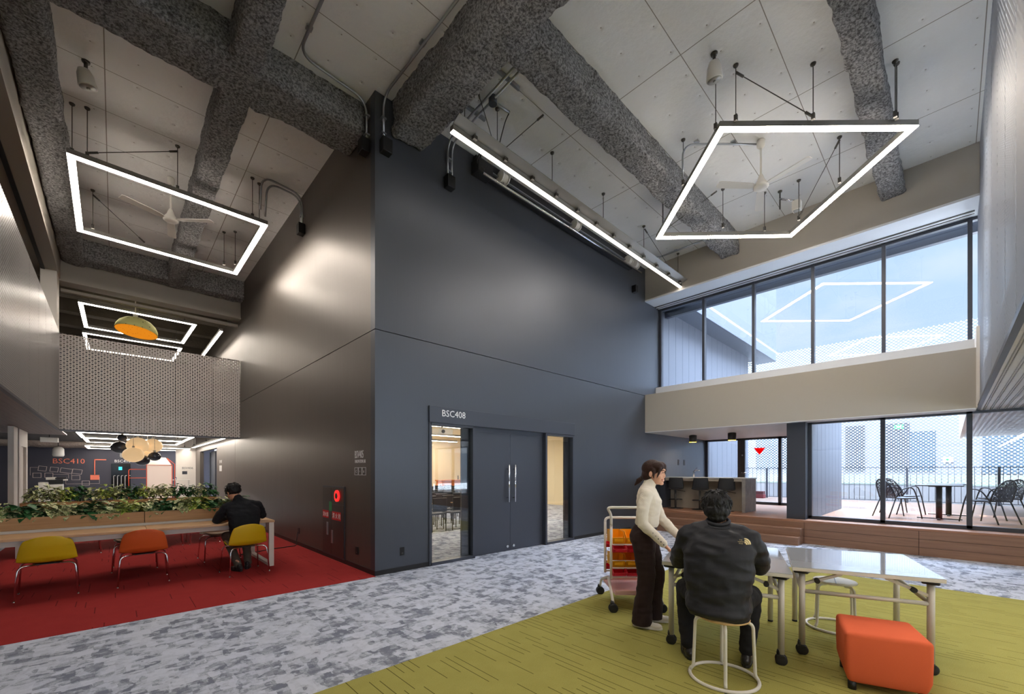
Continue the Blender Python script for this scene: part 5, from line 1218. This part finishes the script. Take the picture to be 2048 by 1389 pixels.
MB().lathe([(.024,-.008),(.03,0),(.024,.008)],(0,0,0),14,HW@Matrix.Translation((-.115,0,-.058))@Matrix.Rotation(R(50),4,'Y')).build('hair_tie',M_EYE,w,local=True)
kn=[('loft',[((-.005,0,.955),.125,.098),((-.005,0,.99),.142,.112),((.0,0,1.06),.138,.108),((.012,0,1.16),.145,.118),((.014,0,1.21),.150,.120),((.0,0,1.28),.148,.098),((-.005,0,1.325),.115,.078),((.0,0,1.35),.07,.064)]),
    ('ell',(.075,.06,1.18),(.05,.055,.055)),('ell',(.075,-.06,1.18),(.05,.055,.055)),
    ('cap',(.0,0,1.33),(.028,0,1.395),.064,.058),('ell',shR,(.062,.055,.060)),('ell',shL,(.062,.055,.060)),
    ('path',[shR,(-.03,-.2,1.14),elR],[.060,.056,.050]),('path',[elR,(.075,-.21,.905),(.150,-.197,.83)],[.050,.045,.040]),('path',[shL,(.07,.195,1.14),elL],[.060,.056,.050]),('path',[elL,(.22,.175,.91),(.298,.135,.845)],[.050,.045,.040])]
kn=blob(kn,.007,'turtleneck',M_KNIT,w,6,disp=wrinkle(.006,9.))
b=MB()
for k in range(5): p=Vector(elR).lerp(Vector(wrR),.42+.12*k)+Vector((.012,-.042,.006-.004*k)); b.ell(p,(.006,.006,.006),8,6)
b.build('cuff_buttons',M_EYE,kn,local=True)
tr=[('loft',[((-.035,0,.80),.155,.125),((-.045,0,.87),.162,.132),((-.03,0,.93),.142,.115),((-.008,0,.985),.128,.102)]),('ell',(-.085,.055,.87),(.075,.08,.085)),('ell',(-.085,-.055,.87),(.075,.08,.085)),
    ('path',[(-.035,-.085,.84),(-.02,-.092,.66),(-.005,-.097,.48),(-.030,-.102,.26),(-.045,-.105,.045)],[.115,.098,.084,.086,.098]),('path',[(-.035,.085,.84),(.03,.095,.66),(.075,.10,.48),(.05,.108,.26),(.04,.115,.045)],[.115,.098,.084,.086,.096])]
tr=blob(tr,.009,'trousers',M_TROU,w,5,disp=wrinkle(.009,7.,4.),cut=.03)
shoe(w,'sneaker',(-.02,-.105,0),R(-6),M_SNEAK,M_WHITEP); shoe(w,'sneaker',(.065,.115,0),R(6),M_SNEAK,M_WHITEP)
# ---------------------------------------------------------------- seated man, back to the viewer
m1=thing('person','man in a dark jacket seen from behind, on the wooden stool','person',(3.177,1.163,.004),R(20))
H1=Matrix.Translation((.135,.012,1.213))@Matrix.Rotation(R(6),4,'Z')@Matrix.Rotation(R(12),4,'Y')
sR,sL=(.045,-.205,1.005),(.045,.205,1.005); eR,eL=(.20,-.272,.79),(.20,.272,.79); wR,wL=(.46,-.13,.765),(.46,.13,.765)
lR=[(.02,-.10,.545),(.36,-.235,.53),(.30,-.20,.10)]; lL=[(.02,.10,.545),(.36,.245,.53),(.25,.22,.10)]
bp=tf(head_parts(),H1)+tf(hand_parts(1,.25),frame_m(wR,(.9,.3,-.08)))+tf(hand_parts(-1,.25),frame_m(wL,(.9,-.3,-.08)))
bp+=[('cap',(.07,0,1.03),(.115,0,1.15),.060,.055),('loft',[((.0,0,.50),.15,.11),((.0,0,.7),.14,.10),((.03,0,.92),.16,.10),((.055,0,1.03),.13,.075)]),
     ('path',[sR,eR,wR],[.045,.038,.028]),('path',[sL,eL,wL],[.045,.038,.028]),('path',lR,[.075,.055,.04]),('path',lL,[.075,.055,.04])]
blob(bp,.006,'body',M_SKIN2,m1,3)
face(m1,H1,M_HK,False)
hp=tf([('ell',(-.020,0,.040),(.112,.100,.094)),('ell',(-.052,0,-.025),(.072,.088,.070)),('ell',(.05,0,.075),(.060,.078,.050)),('ell',(-.058,0,-.075),(.045,.062,.040)),('ell',(.01,.072,.01),(.04,.022,.05)),('ell',(.01,-.072,.01),(.04,.022,.05))],H1)
def tuft(c,n):
    q=Vector((c.x*38,c.y*38,c.z*20)); return .007*(noise.noise(q)+.6*abs(noise.noise(q*2.1)))
hr=blob(hp,.005,'hair',M_HK,m1,3,disp=tuft)
def tips(H,hr,n,seed):
    b=MB(); rr=random.Random(seed)
    for k in range(n):   # loose tips over the crown
        a=rr.uniform(0,6.28); e=rr.uniform(-.35,1.35); p=Vector((-.02+.114*math.cos(e)*math.cos(a),.100*math.cos(e)*math.sin(a),.042+.098*math.sin(e)))
        if p.x>.06 and p.z<.06: continue
        d=Vector((rr.uniform(-.5,.6),rr.uniform(-.6,.6),-.9 if e<.6 else -.1)); n_=Vector((p.x+.02,p.y,p.z-.04)).normalized(); d=(d-n_*d.dot(n_)*.8).normalized()
        b.tube([H@(p-n_*.006),H@(p+d*.018+n_*.003),H@(p+d*.038+n_*.004)],[.006,.0045,.001],5,caps=False)
    b.build('hair_tips',M_HK,hr,local=True)
tips(H1,hr,150,11)
jk=[('loft',[((-.015,0,.455),.205,.150),((-.02,0,.52),.225,.170),((-.02,0,.60),.215,.160),((-.02,0,.70),.222,.148),((-.01,0,.82),.232,.145),((.01,0,.92),.240,.138),((.03,0,1.00),.222,.120),((.045,0,1.055),.165,.100),((.06,0,1.09),.095,.085)]),
    ('path',[(.06,-.05,1.06),(.05,-.14,1.035),sR],[.065,.075,.078]),('path',[(.06,.05,1.06),(.05,.14,1.035),sL],[.065,.075,.078]),('path',[sR,(.09,-.245,.90),eR],[.080,.080,.074]),('path',[eR,(.33,-.22,.785),(.43,-.145,.79)],[.074,.060,.046]),
    ('path',[sL,(.09,.245,.90),eL],[.080,.080,.074]),('path',[eL,(.33,.22,.785),(.43,.145,.79)],[.074,.060,.046]),('ell',(-.10,0,.50),(.10,.20,.055))]
jk=blob(jk,.008,'jacket',M_JACK,m1,5,disp=wrinkle(.021,6.0,2.,.8))
cl=MB().tube([(.068+.080*math.cos(a),.078*math.sin(a),1.098+.022*math.cos(a)) for a in [2*math.pi*k/28 for k in range(28)]],.017,8,True).tube([(.074+.074*math.cos(a),.072*math.sin(a),1.125+.020*math.cos(a)) for a in [2*math.pi*k/28 for k in range(28)]],.014,8,True); cl.build('collar',M_JACK,jk,local=True)
# embroidered mark on the right shoulder blade: quarter dome of three bands with small lettering beside it
M_EMB=mat('gold_embroidery',lin(226,206,156),.6)
from mathutils.bvhtree import BVHTree
bv=BVHTree.FromPolygons([v.co for v in jk.data.vertices],[tuple(p.vertices) for p in jk.data.polygons])
def onjk(y,z):
    h=bv.ray_cast(Vector((-1,y,z)),Vector((1,0,0))); return (h[0]-Vector((.003,0,0))) if h[0] else Vector((-.12,y,z))
b=MB(); yc,zc=-.165,.985
for r0,r1 in ((.009,.017),(.020,.028),(.031,.040)):
    b.grid(lambda u,v:onjk(yc-(r0+(r1-r0)*v)*math.sin(R(90)*u)+.056*.0,zc+(r0+(r1-r0)*v)*math.cos(R(90)*u)),10,2)
b.build('embroidered_dome',M_EMB,jk,local=True,solid=.003)
o_=onjk(-.165,.97); 
for k,s_ in enumerate(('THE','NORTH','FACE')):
    z_=1.012-.011*k; q=onjk(-.142,z_); Mt=basis(q-Vector((.002,0,0)),(0,-1,0),(0,0,1)); tx=text(s_,.0105,Mt,M_EMB,'embroidered_lettering',None,align='CENTER'); tx.parent=jk
tr=[('loft',[((.0,0,.47),.17,.14),((.01,0,.55),.17,.13)]),('path',[(.02,-.10,.545),(.19,-.18,.545),(.36,-.235,.53)],[.098,.090,.078]),('path',[(.02,.10,.545),(.19,.18,.545),(.36,.245,.53)],[.098,.090,.078]),
    ('path',[(.36,-.235,.53),(.335,-.22,.32),(.30,-.20,.12)],[.076,.066,.058]),('path',[(.36,.245,.53),(.31,.235,.32),(.25,.22,.12)],[.076,.066,.058])]
blob(tr,.009,'trousers',M_PANT,m1,5,disp=wrinkle(.008,9.,5.))
shoe(m1,'shoe',(.345,-.20,0),R(-6),M_SHOE,M_BLACK); shoe(m1,'shoe',(.30,.22,0),R(14),M_SHOE,M_BLACK)
# ---------------------------------------------------------------- man at the oak table
m2=thing('person','man in a black sweater bent over the near oak table, seen from behind','person',(1.40,7.26,.004),R(94))
H2=Matrix.Translation((.20,.095,1.175))@Matrix.Rotation(R(14),4,'Z')@Matrix.Rotation(R(34),4,'Y')
sR,sL=(.10,-.20,.975),(.10,.20,.965); eR,eL=(.20,-.30,.80),(.22,.30,.775); wR,wL=(.33,-.10,.98),(.46,.12,.755)
lR=[(.02,-.10,.51),(.40,-.12,.50),(.20,-.10,.10)]; lL=[(.02,.10,.51),(.38,.14,.50),(.10,.06,.12)]
bp=tf(head_parts(),H2)+tf(hand_parts(1,.45),frame_m(wR,(-.25,.35,.8),(.2,-.8,.3)))+tf(hand_parts(-1,.25),frame_m(wL,(.9,-.3,-.06)))
bp+=[('cap',(.11,.03,1.02),(.165,.08,1.12),.058,.054),('loft',[((.0,0,.47),.15,.11),((.0,0,.66),.14,.10),((.06,0,.88),.16,.10),((.10,.01,1.0),.13,.08)]),
     ('path',[sR,eR,wR],[.045,.038,.028]),('path',[sL,eL,wL],[.045,.038,.028]),('path',lR,[.07,.05,.04]),('path',lL,[.07,.05,.04])]
blob(bp,.007,'body',M_SKIN2,m2,3)
face(m2,H2,M_HK,False)
MB().tube([H2@Vector(p) for p in [(-.01,.085,.0),(.06,.082,.008),(.105,.05,.008),(.115,0,.008),(.105,-.05,.008),(.06,-.082,.008),(-.01,-.085,.0)]],.003,6).build('glasses',M_EYE,m2,local=True)
hp=tf([('ell',(-.018,0,.042),(.112,.094,.092)),('ell',(-.050,0,.0),(.068,.080,.056)),('ell',(.05,0,.07),(.060,.074,.050))],H2)
hr2=blob(hp,.006,'hair',M_HK,m2,2,disp=tuft)
tips(H2,hr2,120,5)
jk=[('loft',[((-.01,0,.44),.19,.145),((-.015,0,.52),.195,.145),((-.01,0,.62),.190,.135),((.015,0,.76),.205,.135),((.05,0,.88),.222,.13),((.085,0,.965),.205,.115),((.105,.01,1.02),.14,.095),((.12,.02,1.055),.085,.078)]),
    ('path',[(.10,-.04,1.02),sR],[.06,.070]),('path',[(.10,.05,1.02),sL],[.06,.070]),('path',[sR,(.14,-.255,.89),eR],[.070,.064,.056]),('path',[eR,(.27,-.21,.88),(.32,-.115,.96)],[.055,.048,.042]),
    ('path',[sL,(.15,.26,.87),eL],[.070,.066,.058]),('path',[eL,(.36,.21,.775),(.44,.13,.775)],[.060,.052,.042]),('cap',(.112,.03,1.04),(.135,.05,1.085),.075,.068)]
blob(jk,.009,'sweater',M_SWEAT,m2,5,disp=wrinkle(.010,8.,6.))
tr=[('loft',[((.0,0,.43),.16,.13),((.01,0,.52),.17,.13)]),('path',[(.02,-.10,.51),(.2,-.12,.51),(.40,-.12,.50)],[.09,.082,.072]),('path',[(.02,.10,.51),(.2,.13,.51),(.38,.14,.50)],[.09,.082,.072]),
    ('path',[(.40,-.12,.50),(.30,-.11,.30),(.20,-.10,.09)],[.07,.06,.052]),('path',[(.38,.14,.50),(.24,.10,.30),(.10,.06,.10)],[.07,.06,.052])]
blob(tr,.010,'trousers',M_KHAKI,m2,5,disp=wrinkle(.008,9.,5.))
shoe(m2,'shoe',(.22,-.10,0),R(-20),M_SHOE,M_BLACK); shoe(m2,'shoe',(.12,.06,.0),R(14),M_SHOE,M_BLACK)
